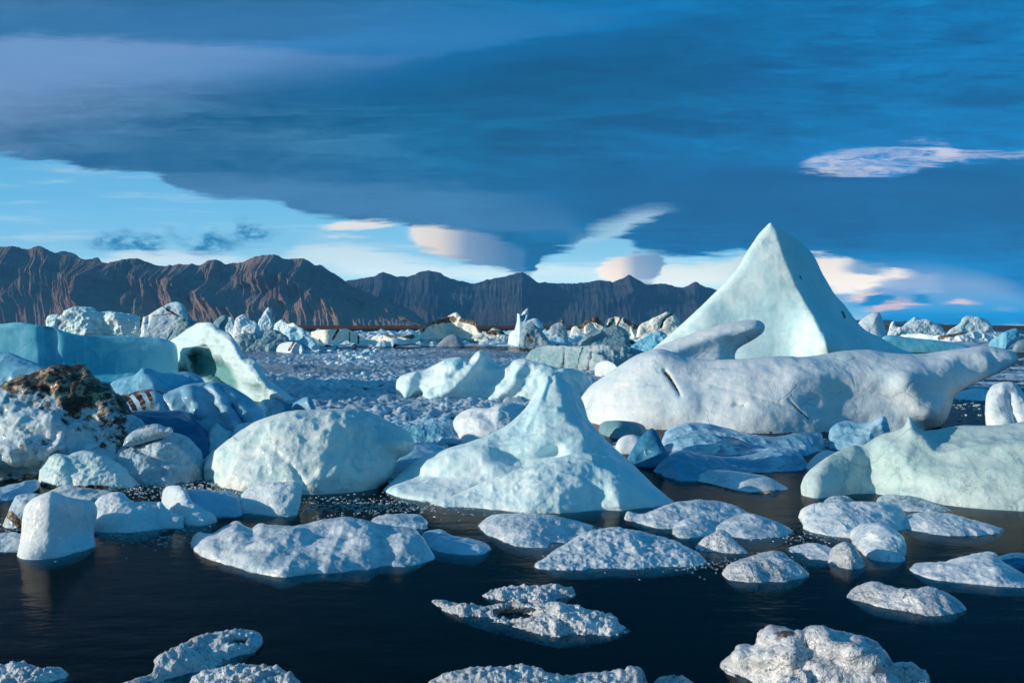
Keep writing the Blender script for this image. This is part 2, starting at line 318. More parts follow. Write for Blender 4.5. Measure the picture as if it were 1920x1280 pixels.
ice('pale_ice', (0.72, 0.76, 0.77, 1), (0.36, 0.54, 0.64, 1), 0.5, bump=.4, bscale=9, patch=.9, pits=.3, gscale=34, grain=.5, streak=.2, mottle=.3)
ice('blue_ice', (0.26, 0.55, 0.70, 1), (0.02, 0.28, 0.46, 1), 0.8, rough=.3, bump=.15, bscale=3, streak=.3, patch=.5, sss=.2)
ice('fin_ice', (0.62, 0.71, 0.68, 1), (0.26, 0.45, 0.46, 1), 0.65, bump=.4, bscale=6, patch=.5, pits=.4, gscale=26, grain=.5, streak=.2, mottle=.32)
ice('shaded_deep_ice', (0.05, 0.22, 0.36, 1), (0.008, 0.10, 0.22, 1), 1.0, rough=.3, bump=.3, bscale=4, streak=.3, patch=.6, sss=.1)  # dark blue base paints in shade, as cast on the tooth
ice('slab_ice', (0.34, 0.72, 0.82, 1), (0.03, 0.42, 0.58, 1), 1.0, rough=.3, bump=.2, bscale=2, streak=.45, patch=.35, sss=.2)  # bluer base colour stands in for a face turned from the sun
ice('shade_ice', (0.42, 0.62, 0.74, 1), (0.04, 0.25, 0.40, 1), 0.85, rough=.28, bump=.35, bscale=6, patch=.9, pits=.15, gscale=25, grain=.3)  # shade is put into this blue base colour
ice('crystal_ice', (0.76, 0.77, 0.78, 1), (0.09, 0.13, 0.18, 1), 0.5, mottle=.45, rough=.2, bump=.55, vscale=5, veins=.3, bscale=26, patch=3, pits=.97, gscale=44, grain=1.0, sss=.05, spec=.8)
ice('floe_ice', mottle=.4, snow=(0.74, 0.77, 0.79, 1), deep=(0.16, 0.32, 0.42, 1), amount=0.6, rough=.24, bump=.3, vscale=3, veins=.3, bscale=16, patch=2.2, pits=.42, gscale=36, grain=.6, sss=.12, spec=.6)
ice('grey_ice', (0.40, 0.47, 0.50, 1), (0.07, 0.24, 0.29, 1), 0.9, rough=.5, bump=.6, bscale=2, vscale=.35, veins=.6, patch=.25, streak=.2, pits=.3, gscale=4)
ice('far_ice', (0.86, 0.88, 0.88, 1), (0.22, 0.54, 0.66, 1), 0.6, rough=.5, bump=.7, bscale=1.6, vscale=.35, veins=.6, patch=.35, pits=.4, gscale=4, grain=.3)
ice('cream_ice', (0.86, 0.82, 0.70, 1), (0.55, 0.60, 0.55, 1), 0.35, rough=.5, bump=.8, bscale=1.6, vscale=.35, veins=.6, patch=.3, pits=.3, gscale=3)
ice('dirty_ice', (0.64, 0.72, 0.76, 1), (0.18, 0.36, 0.46, 1), 0.75, rough=.35, bump=.8, bscale=7, patch=1.2, pits=.7, gscale=20, grain=.8, mottle=.35)
ice('brash', (0.62, 0.73, 0.80, 1), (0.20, 0.30, 0.39, 1), 0.8, rough=.4, bump=.6, bscale=5, veins=0, patch=.16, pits=.5, gscale=14)
ice('slush', (0.36, 0.41, 0.46, 1), (0.14, 0.20, 0.27, 1), 0.8, rough=.5, bump=.7, bscale=4, veins=0, patch=.12, pits=.5, gscale=8)

# ---------------------------------------------------------------- object helpers
COL = sc.collection
def mesh_obj(name, V, Fc, mat, parent=None, loc=(0, 0, 0), smooth=True, attrs=None):
    loc = np.asarray(loc, float); me = bpy.data.meshes.new(name)
    V = np.asarray(V, float); Fc = np.asarray(Fc, np.int32)
    me.vertices.add(len(V)); me.vertices.foreach_set('co', (V - loc).ravel())
    k = Fc.shape[1]; me.loops.add(Fc.size); me.loops.foreach_set('vertex_index', Fc.ravel())
    me.polygons.add(len(Fc)); me.polygons.foreach_set('loop_start', np.arange(len(Fc), dtype=np.int32) * k)
    me.polygons.foreach_set('use_smooth', np.full(len(Fc), smooth))
    for nm, a in (attrs or {}).items():
        at_ = me.attributes.new(nm, 'FLOAT', 'POINT'); at_.data.foreach_set('value', np.asarray(a, np.float32))
    me.update(calc_edges=True); me.validate()
    if mat: me.materials.append(mat)
    o = bpy.data.objects.new(name, me); COL.objects.link(o)
    if parent is not None: o.parent = parent; o.location = Vector(loc) - parent.location
    else: o.location = Vector(loc)
    return o
def tag(o, label=None, cat=None, group=None, kind=None):
    if label: o['label'] = label
    if cat: o['category'] = cat
    if group: o['group'] = group
    if kind: o['kind'] = kind
    return o
SEED = [11]
def berg(name, label, top, water, mat='white_ice', lean=None, k=None, p=1.3, R=None, tk=1.0, thick=0.0, ft=(), noise=((1.2, .06), (.35, .02)), lump=(), rdg=(), dirt=(), blue=(), ext=None, flare=1.0,
         sharp=False, cat='iceberg', group=None, parent=None, step=None, closedY=None, terr=0.0, jag=0.0, facet=None):
    SEED[0] += 7; seed = SEED[0]
    T0 = np.asarray(top, float); Wt = np.asarray(water if water is not None else [(T0[:, 0].min(), T0[:, 1].max())], float)
    if len(Wt) == 1: Wt = np.array([[T0[0, 0], Wt[0, 1]], [T0[-1, 0], Wt[0, 1]]])
    Wx, Wy = Wt[:, 0], Wt[:, 1]
    top = T0 if sharp else spline(T0, 6)
    if jag:      # ragged broken outline: real protrusions of the ice edge
        q = np.repeat(np.linspace(0, 1, len(top))[:, None] * len(top), 1, 1); L = np.r_[0, np.cumsum(np.hypot(*np.diff(top, axis=0).T))]
        n = int(L[-1] / 2.5) + 2; tt = np.linspace(0, L[-1], n); top = np.stack([np.interp(tt, L, top[:, 0]), np.interp(tt, L, top[:, 1])], 1)
        tg = np.gradient(top, axis=0); tg /= np.linalg.norm(tg, axis=1)[:, None] + 1e-9; env = np.sin(np.linspace(0, math.pi, n)) ** .4
        a = fbm(np.stack([tt / 9, 0 * tt + seed, 0 * tt], 1), 4, seed, .65) * jag * env
        top = top + np.stack([tg[:, 1], -tg[:, 0]], 1) * a[:, None]
    spanw = T0[:, 0].max() - T0[:, 0].min(); hh = Wy.max() - T0[:, 1].min()
    if ext is None: ext = 0.10 * hh + 8
    if closedY is None:
        Wd = spline(Wt, 5); xc = (Wx[0] + Wx[-1]) / 2; hw = (Wx[-1] - Wx[0]) / 2; sN = np.clip((Wd[:, 0] - xc) / hw, -1, 1); b = np.stack([xc + (Wd[:, 0] - xc) * .97, Wd[:, 1] + 3 + (ext - 3) * (1 - sN ** 4)], 1)[::-1]; poly = np.vstack([top, b])
    else: poly = top
    if step is None: step = float(np.clip(math.sqrt(spanw * hh / 14000.0), 0.8, 3.2))
    mn = poly.min(0); mx = poly.max(0)
    gx = np.arange(mn[0] - step, mx[0] + 2 * step, step); gy = np.arange(mn[1] - step, mx[1] + 2 * step, step)
    nx, ny = len(gx), len(gy); GX, GY = np.meshgrid(gx, gy); P = np.stack([GX.ravel(), GY.ravel()], 1)
    ins = inside(P, poly); M = ins.reshape(ny, nx)
    cell = M[:-1, :-1] | M[1:, :-1] | M[:-1, 1:] | M[1:, 1:]
    idx = np.arange(nx * ny).reshape(ny, nx)
    quads = np.stack([idx[:-1, :-1], idx[1:, :-1], idx[1:, 1:], idx[:-1, 1:]], -1)[cell]
    used = np.unique(quads); remap = -np.ones(nx * ny, int); remap[used] = np.arange(len(used)); quads = remap[quads]
    P = P[used]; ins = ins[used]
    closed = np.vstack([poly, poly[:1]])
    _, _, q = seg_d(P[~ins], closed); P[~ins] = q
    d, _, _ = seg_d(P, top if closedY is None else closed)
    px, py = P.T
    if R is None: R = float(np.clip(0.42 * hh, 5, 60))
    if closedY is None:
        Ws = spline(Wt, 6); wx_ = np.linspace(px.min() - 1, px.max() + 1, 240); wy_ = np.interp(wx_, Ws[:, 0], Ws[:, 1])
        kn = np.exp(-np.linspace(-2, 2, 31) ** 2); kn /= kn.sum(); wy_ = np.convolve(np.pad(wy_, 15, mode='edge'), kn, 'valid')
        W = np.interp(px, wx_, wy_); Y0 = gY(W)
        # smooth plan of the waterline, and column tops
        colx = gx; MM = M; ty = np.where(MM.any(0), gy[np.argmax(MM, 0)], np.nan); ok = ~np.isnan(ty); ty = np.interp(colx, colx[ok], ty[ok])
        ks = max(3, int(14 / step) | 1); ty = np.convolve(np.pad(ty, ks // 2, mode='edge'), np.ones(ks) / ks, 'valid')
        TY = np.minimum(np.interp(px, colx, ty), W - 1)
        H = (W - TY) * Y0 / F; zz = (W - py) * Y0 / F; t = np.clip(zz / H, 0, 1.4)
        if lean is None:
            kk = 0.42 if k is None else k; lean_ = np.minimum((1 - kk) * F / np.maximum(W - HOR, 8), 5.5)
        else: lean_ = lean
        base = Y0 + np.where(zz > 0, lean_ * H * t ** p, flare * zz)
        back_add = 1.6 * lean_ * H * np.clip(1 - t, 0, 1) + thick
    else:
        Y0 = np.full(len(P), float(closedY)) if not callable(closedY) else closedY(px, py); base = Y0; W = 0 * px + 1e9; zz = 0 * px + 1; back_add = thick
        H = zz
    mpp = Y0 / F
    Tm = tk * R * mpp; prof = np.sqrt(np.clip(1 - (1 - np.minimum(d / R, 1)) ** 2, 0, 1))
    rel = np.zeros(len(P)); roof = np.zeros(len(P))
    for f_ in ft:
        kind, pts = f_[0], spline(f_[1], 4)
        if kind == 'bump':
            dd, _, _ = seg_d(P, pts); rel += f_[3] * np.exp(-(dd / f_[2]) ** 2)
        elif kind == 'roof':
            dd, sd, _ = seg_d(P, pts); sL, sR, cap = f_[2:5]; soft = f_[5] if len(f_) > 5 else 3
            cap = np.where(sd > 0, cap[0], cap[1]) if isinstance(cap, tuple) else cap; g = np.sqrt(np.minimum(dd, cap) ** 2 + soft ** 2) - soft
            roof += np.where(sd > 0, sL, sR) * g * mpp      # sd>0: right-hand side on screen for a downward line is 'sR'
        elif kind == 'crack':
            dd, _, _ = seg_d(P, pts); rel -= .45 * f_[3] * np.exp(-np.abs(dd / f_[2]) ** 1.5)
        elif kind == 'pit':
            q = np.vstack([pts, pts[:1]]); dd, _, _ = seg_d(P, q); ii = inside(P, pts); rel -= f_[3] * sst(np.where(ii, dd, 0), 0, f_[2])
    base = base + (roof * sst(zz, 0, .35 * max(float(np.median(H)), .05)) if closedY is None else roof)
    fr = base + Tm * (1 - prof) - rel * np.clip(d / (0.35 * R), 0, 1)
    bk = base + Tm + prof * (Tm + back_add) + .15 * np.clip(rel, -9, 0) * 0
    bk = np.maximum(bk, fr + 0.02 * prof)
    if terr:
        pass
    VF = at(px, py, fr); VB = at(px, py, bk)
    n = len(P)
    # boundary edges -> rim
    e = np.vstack([quads[:, [0, 1]], quads[:, [1, 2]], quads[:, [2, 3]], quads[:, [3, 0]]]); es = np.sort(e, 1)
    key = es[:, 0].astype(np.int64) * n + es[:, 1]; u_, inv, cnt = np.unique(key, return_inverse=True, return_counts=True)
    be = e[cnt[inv] == 1]
    rim = np.stack([be[:, 1], be[:, 0], be[:, 0] + n, be[:, 1] + n], 1)
    Vv = np.vstack([VF, VB]); Ff = np.vstack([quads, quads[:, ::-1] + n, rim])
    # weld the rim where front and back meet
    weld = np.arange(2 * n); bd = np.unique(be); close = np.linalg.norm(VF[bd] - VB[bd], axis=1) < 0.3 * step * mpp[bd] + 1e-4
    weld[bd[close] + n] = bd[close]; Ff = weld[Ff]
    good = np.array([True] * len(Ff)); s_ = np.sort(Ff, 1); dup = (s_[:, 1:] == s_[:, :-1]).sum(1); good = dup == 0
    tri = Ff[dup == 1]; Fq = Ff[good]
    # triangles as quads is not allowed: rim slivers with one repeated vertex are dropped into a separate list
    trl = []
    for f_ in tri:
        s = []; [s.append(v) for v in f_ if v not in s]; trl.append(s)
    attr_p = np.concatenate([px, px]); attr_q = np.concatenate([py, py]); PP = np.stack([attr_p, attr_q], 1)
    # displacement along approximate normals
    N = np.zeros_like(Vv); fn = np.cross(Vv[Fq[:, 2]] - Vv[Fq[:, 0]], Vv[Fq[:, 3]] - Vv[Fq[:, 1]])
    for j in range(4): np.add.at(N, Fq[:, j], fn)
    N /= np.linalg.norm(N, axis=1)[:, None] + 1e-12
    edge_f = np.concatenate([0.25 + .75 * np.clip(d / (0.3 * R), 0, 1)] * 2)
    disp = np.zeros(len(Vv)); hm = float(np.median(H)) if closedY is None else 1
    for sc_, am in noise: disp += am * fbm(Vv / sc_ + seed, 4, seed)
    for sc_, am in rdg: disp += am * (ridged(Vv / sc_ + seed, 3, seed + 5) - .3)
    for sc_, am in lump:
        f1, f2, _ = worley(Vv / sc_ + seed, seed); disp += am * (0.6 - f1)
    if facet:
        f1, f2, idd = worley(Vv / facet[0] + seed, seed, 1.0); disp += facet[1] * (idd - .5) * sst(f2 - f1, 0.0, 0.25)
    Vv = Vv + N * (disp * edge_f)[:, None]
    A = {}
    for nm, lst in (('dirt', dirt), ('blue', blue)):
        v = np.zeros(len(Vv))
        for it in lst:
            if it[0] == 'poly':
                q = spline(it[1] + [it[1][0]], 4); dd, _, _ = seg_d(PP, q); ii = inside(PP, q); v = np.maximum(v, it[3] * sst(np.where(ii, dd, -dd), -it[2], it[2]))
            elif it[0] == 'line':
                dd, _, _ = seg_d(PP, spline(it[1], 4)); v = np.maximum(v, it[3] * (1 - sst(dd, it[2] * .4, it[2])))
            elif it[0] == 'all': v = np.maximum(v, it[1])
        A[nm] = v
    cx = float(Wx.mean()) if closedY is None else float(px.mean()); wy = float(np.interp(cx, Wx, Wy)) if closedY is None else 0
    loc = at(cx, wy, float(gY(wy)) + .3 * float(np.mean(Tm))) if closedY is None else at(cx, py.mean(), float(np.mean(Y0)))
    if closedY is None: loc[2] = 0
    # one mesh, quads + the few rim triangles
    me_v = Vv - loc; faces = Fq.tolist() + trl
    me = bpy.data.meshes.new(name); me.from_pydata(me_v.tolist(), [], faces)
    for nm, a in A.items():
        at_ = me.attributes.new(nm, 'FLOAT', 'POINT'); at_.data.foreach_set('value', a.astype(np.float32))
    me.polygons.foreach_set('use_smooth', np.full(len(me.polygons), facet is None)); me.materials.append(MAT[mat]); me.update()
    # drop unused welded vertices
    import bmesh
    bm = bmesh.new(); bm.from_mesh(me); bmesh.ops.delete(bm, geom=[v for v in bm.verts if not v.link_faces], context='VERTS'); bmesh.ops.recalc_face_normals(bm, faces=bm.faces[:]); bm.to_mesh(me); bm.free()
    o = bpy.data.objects.new(name, me); COL.objects.link(o)
    if parent is not None: o.parent = parent; o.location = Vector(loc) - parent.location
    else:
        o.location = Vector(loc); tag(o, label, cat, group)
    return o
# ================================================================ STRUCTURE
def rock(name, c1, c2, c3, s1=0.004, s2=0.03):
    m = bpy.data.materials.new(name); m.use_nodes = True; k = NT(m.node_tree); k.n.clear(); MAT[name] = m
    g = k.new('ShaderNodeNewGeometry'); P = g.outputs['Position']
    mp = k.new('ShaderNodeMapping'); k.l.new(P, mp.inputs[0]); mp.inputs['Scale'].default_value = (1, 1, 2.5)
    a = k.noise(mp.outputs[0], s1, 6, 0.6, dist=.5); b = k.noise(mp.outputs[0], s2, 6, 0.7)
    c = k.mix(k.ss(a, .4, .6), c1, c2); c = k.mix(k.m('MULTIPLY', k.ss(b, .45, .7), .6), c, c3)
    sz = k.new('ShaderNodeSeparateXYZ'); k.l.new(P, sz.inputs[0]); zz_ = k.m('ADD', sz.outputs[2], k.m('MULTIPLY', k.m('SUBTRACT', a, .5), 260)); c = k.mix(k.m('MULTIPLY', k.m('SUBTRACT', 1, k.ss(zz_, 60, 170)), .55), c, (min(1, c2[0] * 1.25), c2[1] * 1.2, c2[2] * 1.15, 1))     # scree fans
    bs = k.new('ShaderNodeBsdfPrincipled'); k.l.new(c, bs.inputs['Base Color']); bs.inputs['Roughness'].default_value = .95; bs.inputs['Specular IOR Level'].default_value = .1
    bp = k.new('ShaderNodeBump'); bp.inputs['Strength'].default_value = .8; bp.inputs['Distance'].default_value = 12; k.l.new(b, bp.inputs['Height']); k.l.new(bp.outputs[0], bs.inputs['Normal'])
    o = k.new('ShaderNodeOutputMaterial'); k.l.new(bs.outputs[0], o.inputs[0]); return m
rock('basalt', (0.19, 0.135, 0.115, 1), (0.28, 0.20, 0.165, 1), (0.10, 0.075, 0.07, 1))
rock('hazed_far_basalt', (0.032, 0.050, 0.066, 1), (0.085, 0.088, 0.092, 1), (0.026, 0.042, 0.056, 1))  # blue-grey base has distance haze painted into the rock
rock('shore_soil', (0.20, 0.09, 0.045, 1), (0.12, 0.06, 0.035, 1), (0.26, 0.14, 0.07, 1), .01, .08)
def mountain(name, crest, Yc, Yb, mat, gw, ga, seed, q=1.0, x0=None, x1=None, nxx=1500, nt=110, smoothtop=(), zoff=0, rough=1.0, curve_in=0.0, jagc=-2.5, brk=34):
    C = spline(crest, 6); xs = np.linspace(C[0, 0], C[-1, 0], nxx); ys = np.interp(xs, C[:, 0], C[:, 1])
    ys = ys + fbm(np.stack([xs / 14, 0 * xs, 0 * xs + seed], 1), 4, seed) * 2.6 + jagc * ridged(np.stack([xs / 22, 0 * xs, 0 * xs + seed], 1), 3, seed)
    T = np.r_[np.linspace(-.35, 0, 14)[:-1], np.linspace(0, 1, nt) ** 1.05]
    X, TT = np.meshgrid(xs, T); X = X.ravel(); TT = TT.ravel(); Yr = np.tile(ys, len(T))
    yc = Yc(X) if callable(Yc) else Yc; yb = Yb(X) if callable(Yb) else Yb
    Zc = at(X, Yr, yc)[:, 2]; tt = np.clip(TT, 0, 1)
    Y = yc + (yb - yc) * tt ** 1.5
    Y = np.where(TT < 0, yc - TT * 1500, Y)
    prof = (1 - tt) ** q
    # gullies: ridged noise running down the slope, in several widths
    wv = fbm(np.stack([X / 26, tt * 1.1, 0 * X + seed], 1), 4, seed) * 9
    G = 0
    for wd, am in zip(gw, ga):
        ph = (X + wv + tt * wd * .22) / wd + fbm(np.stack([X / wd / 2.5, tt * .8, 0 * X + seed + wd], 1), 2, seed) * 1.6; uu = ph % 1; r = np.where(uu < .60, uu / .60, (1 - uu) / .40); r = r ** 1.2; r = r * (0.45 + .9 * _h(np.floor(ph).astype(np.int64), 0 * X.astype(np.int64), 0 * X.astype(np.int64), seed))
        G = G + am * r * np.clip(tt * 3.2 + .06, 0, 1) * np.clip((1.12 - tt) * 2.2, 0.15, 1)
    sm = np.ones(len(X))
    for a, b, v in smoothtop: sm *= 1 - (1 - v) * sst(X, a - 20, a + 20) * (1 - sst(X, b - 20, b + 20))
    G = G + brk * ridged(np.stack([X / 20 + wv / 12, tt * 2.2, 0 * X + seed], 1), 4, seed + 9) * np.clip(tt * 4, 0, 1)
    G = G * sm
    Ybase = Y.copy(); Y = Y - np.where(TT >= 0, G, 0)
    Pz = np.stack([X / 9, tt * 14, 0 * X + seed], 1)
    rg = fbm(np.stack([X / 4.5 + wv / 9, tt * 4, 0 * X + seed], 1), 4, seed + 3, .6) * rough
    Y = Y - rg * 20 * np.clip(tt * 5, 0, 1)
    Z = HCAM + (Zc - HCAM) * prof + np.where(TT > 0, rg * 6 * np.clip(tt * 5, 0, 1) * (1 - tt), 0)
    Z = np.where(TT < 0, Zc + TT * Zc * .8, Z) - np.clip((tt - .93) / .07, 0, 1) * 6
    x, y_, z_ = ray(X, Yr); xw = x / y_ * Ybase
    V = np.stack([xw, Y, Z], 1); nT = len(T)
    idx = np.arange(nT * nxx).reshape(nT, nxx); q_ = np.stack([idx[:-1, :-1], idx[:-1, 1:], idx[1:, 1:], idx[1:, :-1]], -1).reshape(-1, 4)[:, ::-1]
    o = mesh_obj(name, V, q_, MAT[mat], loc=(float(xw.mean()), float(np.mean(Y)), 0), smooth=True); o['kind'] = 'structure'; o['label'] = {'mountain_range': 'brown basalt cliffs cut by steep dark gullies beyond the lagoon', 'far_mountain_range': 'dark blue distant mountain ridge with scree slopes', 'far_snowy_ridge': 'small blue ridge peeping over the brown range'}.get(name, name)
    return o
mountain('mountain_range', [(-330, 470), (-200, 455), (-60, 468), (0, 463), (22, 461), (50, 468), (76, 463), (100, 474), (150, 486), (195, 493), (218, 490), (240, 486), (256, 485), (275, 493), (300, 498), (350, 495), (375, 498), (392, 490), (412, 488), (426, 494), (450, 493), (476, 482), (500, 478), (522, 478), (537, 487), (552, 485), (572, 487), (592, 497), (605, 500), (625, 513), (660, 535), (700, 553), (740, 568), (770, 580), (788, 596), (800, 611)],
         lambda X: 5200 + 0 * X, lambda X: 4350 + 0 * X, 'basalt', (230, 92, 36, 15), (210, 100, 44, 15), 5, q=.95, smoothtop=((-300, 180, .55),))
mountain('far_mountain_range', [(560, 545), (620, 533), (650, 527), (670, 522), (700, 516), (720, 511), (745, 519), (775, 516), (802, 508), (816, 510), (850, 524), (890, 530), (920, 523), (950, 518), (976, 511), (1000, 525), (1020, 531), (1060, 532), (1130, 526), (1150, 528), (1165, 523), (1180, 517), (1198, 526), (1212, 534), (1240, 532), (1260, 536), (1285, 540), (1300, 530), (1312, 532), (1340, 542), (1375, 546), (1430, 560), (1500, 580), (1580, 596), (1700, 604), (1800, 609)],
         8200, 6200, 'hazed_far_basalt', (260, 110, 34), (240, 45, 6), 23, q=1.25, nxx=1100, nt=70, rough=1.3)
mountain('far_snowy_ridge', [(60, 490), (100, 476), (125, 471), (142, 478), (165, 486), (183, 483), (196, 494), (240, 520)], 9000, 8300, 'hazed_far_basalt', (40,), (150,), 41, nxx=200, nt=20)
# far flat shore of the lagoon
def shore():
    xs = np.linspace(-2600, 2600, 500); ys = np.linspace(0, 1, 26); X, Tt = np.meshgrid(xs, ys); X = X.ravel(); Tt = Tt.ravel()
    Y = 1100 + 60 * fbm(np.stack([X / 260, 0 * X, 0 * X], 1), 3, 3) + Tt ** 2 * 5200 + (Tt * 40)
    Z = -.5 + 4.0 * sst(Tt, 0, .12) + .9 * fbm(np.stack([X / 60, Y / 60, 0 * X], 1), 4, 9) * np.clip(Tt * 6, 0, 1)
    idx = np.arange(26 * 500).reshape(26, 500); q = np.stack([idx[:-1, :-1], idx[:-1, 1:], idx[1:, 1:], idx[1:, :-1]], -1).reshape(-1, 4)
    o = mesh_obj('ground', np.stack([X, Y, Z], 1), q, MAT['shore_soil'], loc=(0, 1100, 0)); o['kind'] = 'structure'; o['label'] = 'low rust-brown shore at the far side of the lagoon'
shore()
# water: a clear surface over an absorbing body
def water():
    m = bpy.data.materials.new('water'); m.use_nodes = True; k = NT(m.node_tree); k.n.clear()
    g = k.new('ShaderNodeNewGeometry'); P = g.outputs['Position']
    mp = k.new('ShaderNodeMapping'); k.l.new(P, mp.inputs[0]); mp.inputs['Scale'].default_value = (1.0, 1.6, 1)
    a = k.noise(mp.outputs[0], 9.0, 4, 0.6, dist=.3); b = k.noise(mp.outputs[0], 1.6, 3, 0.5); c = k.noise(mp.outputs[0], .35, 3, .5)
    h = k.m('ADD', k.m('ADD', k.m('MULTIPLY', a, .10), k.m('MULTIPLY', b, .35)), k.m('MULTIPLY', c, .6))
    bp = k.new('ShaderNodeBump'); bp.inputs['Strength'].default_value = .5; bp.inputs['Distance'].default_value = .06; k.l.new(h, bp.inputs['Height'])
    fr = k.new('ShaderNodeFresnel'); fr.inputs['IOR'].default_value = 1.33; k.l.new(bp.outputs[0], fr.inputs['Normal'])
    gl = k.new('ShaderNodeBsdfGlossy'); gl.inputs['Roughness'].default_value = .045; k.l.new(bp.outputs[0], gl.inputs['Normal']); gl.inputs['Color'].default_value = (.32, .30, .29, 1)
    tr = k.new('ShaderNodeBsdfTransparent'); tr.inputs['Color'].default_value = (.86, .95, .95, 1)
    mx = k.new('ShaderNodeMixShader'); k.l.new(fr.outputs[0], mx.inputs[0]); k.l.new(tr.outputs[0], mx.inputs[1]); k.l.new(gl.outputs[0], mx.inputs[2])
    va = k.new('ShaderNodeVolumeAbsorption'); va.inputs['Color'].default_value = (.12, .55, .56, 1); va.inputs['Density'].default_value = 5.5
    o = k.new('ShaderNodeOutputMaterial'); k.l.new(mx.outputs[0], o.inputs['Surface']); k.l.new(va.outputs[0], o.inputs['Volume'])
    S = 9000; z0 = -6
    V = [(-S, -40, 0), (S, -40, 0), (S, S, 0), (-S, S, 0), (-S, -40, z0), (S, -40, z0), (S, S, z0), (-S, S, z0)]
    Fq = [(0, 1, 2, 3), (7, 6, 5, 4), (0, 4, 5, 1), (1, 5, 6, 2), (2, 6, 7, 3), (3, 7, 4, 0)]
    ob = mesh_obj('water', V, Fq, m, smooth=False); ob['kind'] = 'structure'; ob['label'] = 'dark glassy lagoon water'
    m2 = bpy.data.materials.new('lagoon_bed'); m2.use_nodes = True; b2 = m2.node_tree.nodes['Principled BSDF']; b2.inputs['Base Color'].default_value = (.012, .008, .007, 1)
    ob = mesh_obj('ground_under_water', [(-S, -40, z0 - .05), (S, -40, z0 - .05), (S, S, z0 - .05), (-S, S, z0 - .05)], [(0, 1, 2, 3)], m2, smooth=False); ob['kind'] = 'structure'; ob.name = 'lagoon_bed'
water()
# brash ice: the packed field of small pieces no one could count
def brash(name, label, poly, mat, cs, hgt, cover, seed, step=(2.0, .9), rows=None, lowf=0.0):
    P0 = spline(poly + [poly[0]], 4); mn = P0.min(0); mx = P0.max(0)
    gx = np.arange(mn[0], mx[0], step[0]); gy = [mn[1]]
    while gy[-1] < mx[1]: gy.append(gy[-1] + step[1] * (0.5 + (gy[-1] - 640) / 160.0))
    gy = np.array(gy); X, Yp = np.meshgrid(gx, gy); P = np.stack([X.ravel(), Yp.ravel()], 1)
    dd, _, _ = seg_d(P, P0); ii = inside(P, P0); e = np.where(ii, dd, -dd)
    W = at(P[:, 0], P[:, 1], gY(P[:, 1])); W[:, 2] = 0
    wrp = np.stack([fbm(W / 3 + 5, 3, seed), fbm(W / 3 + 11, 3, seed + 2), 0 * e], 1)
    Q = W + wrp * 1.2
    H = 0
    for c, h in zip(cs, hgt):
        f1, f2, idd = worley(np.stack([Q[:, 0] / c, Q[:, 1] / c, 0 * e], 1) * np.array([1, .85, 1]), seed, .95)
        on = idd < cover
        H = H + h * np.where(on, np.clip(f2 - f1, 0, .5) * 2 * (0.35 + idd * .9), 0) ** .8
    big = fbm(W / 14, 3, seed + 5)
    Z = H + lowf * np.clip(big + .1, 0, 1) - .04 + fbm(W / .3, 3, seed) * .02
    Z = Z - (1 - sst(e, -2, 10)) * .35
    W[:, 2] = Z
    ny, nx = len(gy), len(gx); idx = np.arange(nx * ny).reshape(ny, nx); ok = (e > -3).reshape(ny, nx)
    cell = ok[:-1, :-1] & ok[1:, 1:]; q = np.stack([idx[:-1, :-1], idx[1:, :-1], idx[1:, 1:], idx[:-1, 1:]], -1)[cell]
    us = np.unique(q); rm = -np.ones(nx * ny, int); rm[us] = np.arange(len(us)); W = W[us]; q = rm[q]
    bl = (worley(np.stack([Q[us][:, 0] / cs[0], Q[us][:, 1] / cs[0], 0 * us], 1) * np.array([1, .85, 1]), seed, .95)[2] - .2) * .8
    o = mesh_obj(name, W, q, MAT[mat], loc=(float(W[:, 0].mean()), float(W[:, 1].mean()), 0), attrs={'blue': np.clip(bl, 0, 1), 'dirt': 0 * bl}); tag(o, label, 'brash ice', None, 'stuff'); return o
brash('brash_ice', 'packed small blue-white ice pieces between the bergs', [(380, 652), (700, 648), (860, 650), (1100, 660), (1235, 690), (1160, 740), (1000, 800), (860, 790), (740, 800), (560, 770), (480, 740), (380, 720)], 'brash', (.62, .26), (.16, .07), .96, 3, lowf=.10)
brash('slush_ice', 'smooth lilac-grey slush lying behind the brash ice', [(430, 660), (480, 652), (560, 655), (640, 668), (720, 660), (820, 648), (960, 650), (1040, 668), (900, 680), (760, 700), (640, 706), (520, 706), (440, 700)], 'slush', (2.6, .5), (.16, .05), .97, 8, lowf=.5)
brash('brash_ice', 'broken low ice drifting beside the long white berg', [(1780, 690), (1960, 655), (2100, 660), (2100, 790), (1900, 765), (1800, 735)], 'brash', (1.3, .4), (.16, .06), .6, 14)
brash('brash_ice', 'flat far pack ice below the bergs on the horizon', [(560, 640), (960, 636), (1300, 640), (1660, 636), (2050, 632), (2050, 662), (1640, 662), (1240, 668), (960, 656), (560, 655)], 'brash', (3.0, 1.2), (.35, .15), .55, 19, step=(3, .5))
brash('brash_ice', 'broken ice and slush filling the gap behind the boulder and cone bergs', [(700, 792), (860, 784), (1010, 790), (1010, 850), (860, 872), (730, 864)], 'brash', (.5, .2), (.09, .04), .6, 31)
brash('brash_ice', 'broken blue ice under the front of the long berg', [(1100, 800), (1300, 815), (1560, 812), (1780, 806), (1800, 826), (1560, 850), (1520, 866), (1300, 880), (1150, 850)], 'brash', (.6, .22), (.10, .04), .55, 37)
brash('brash_ice', 'jumbled white pack ice along the foot of the mountains', [(540, 626), (700, 629), (960, 627), (1180, 626), (1300, 628), (1320, 642), (960, 646), (560, 648)], 'far_ice', (6.0, 2.2), (1.9, .8), .6, 43, step=(1.6, .35))
# ================================================================ ICEBERGS, back to front
B = berg
FN = ((2.4, .35), (.9, .16), (.3, .06))       # noise for far bergs
far = dict(noise=FN, lean=.5, jag=2.2, R=7)
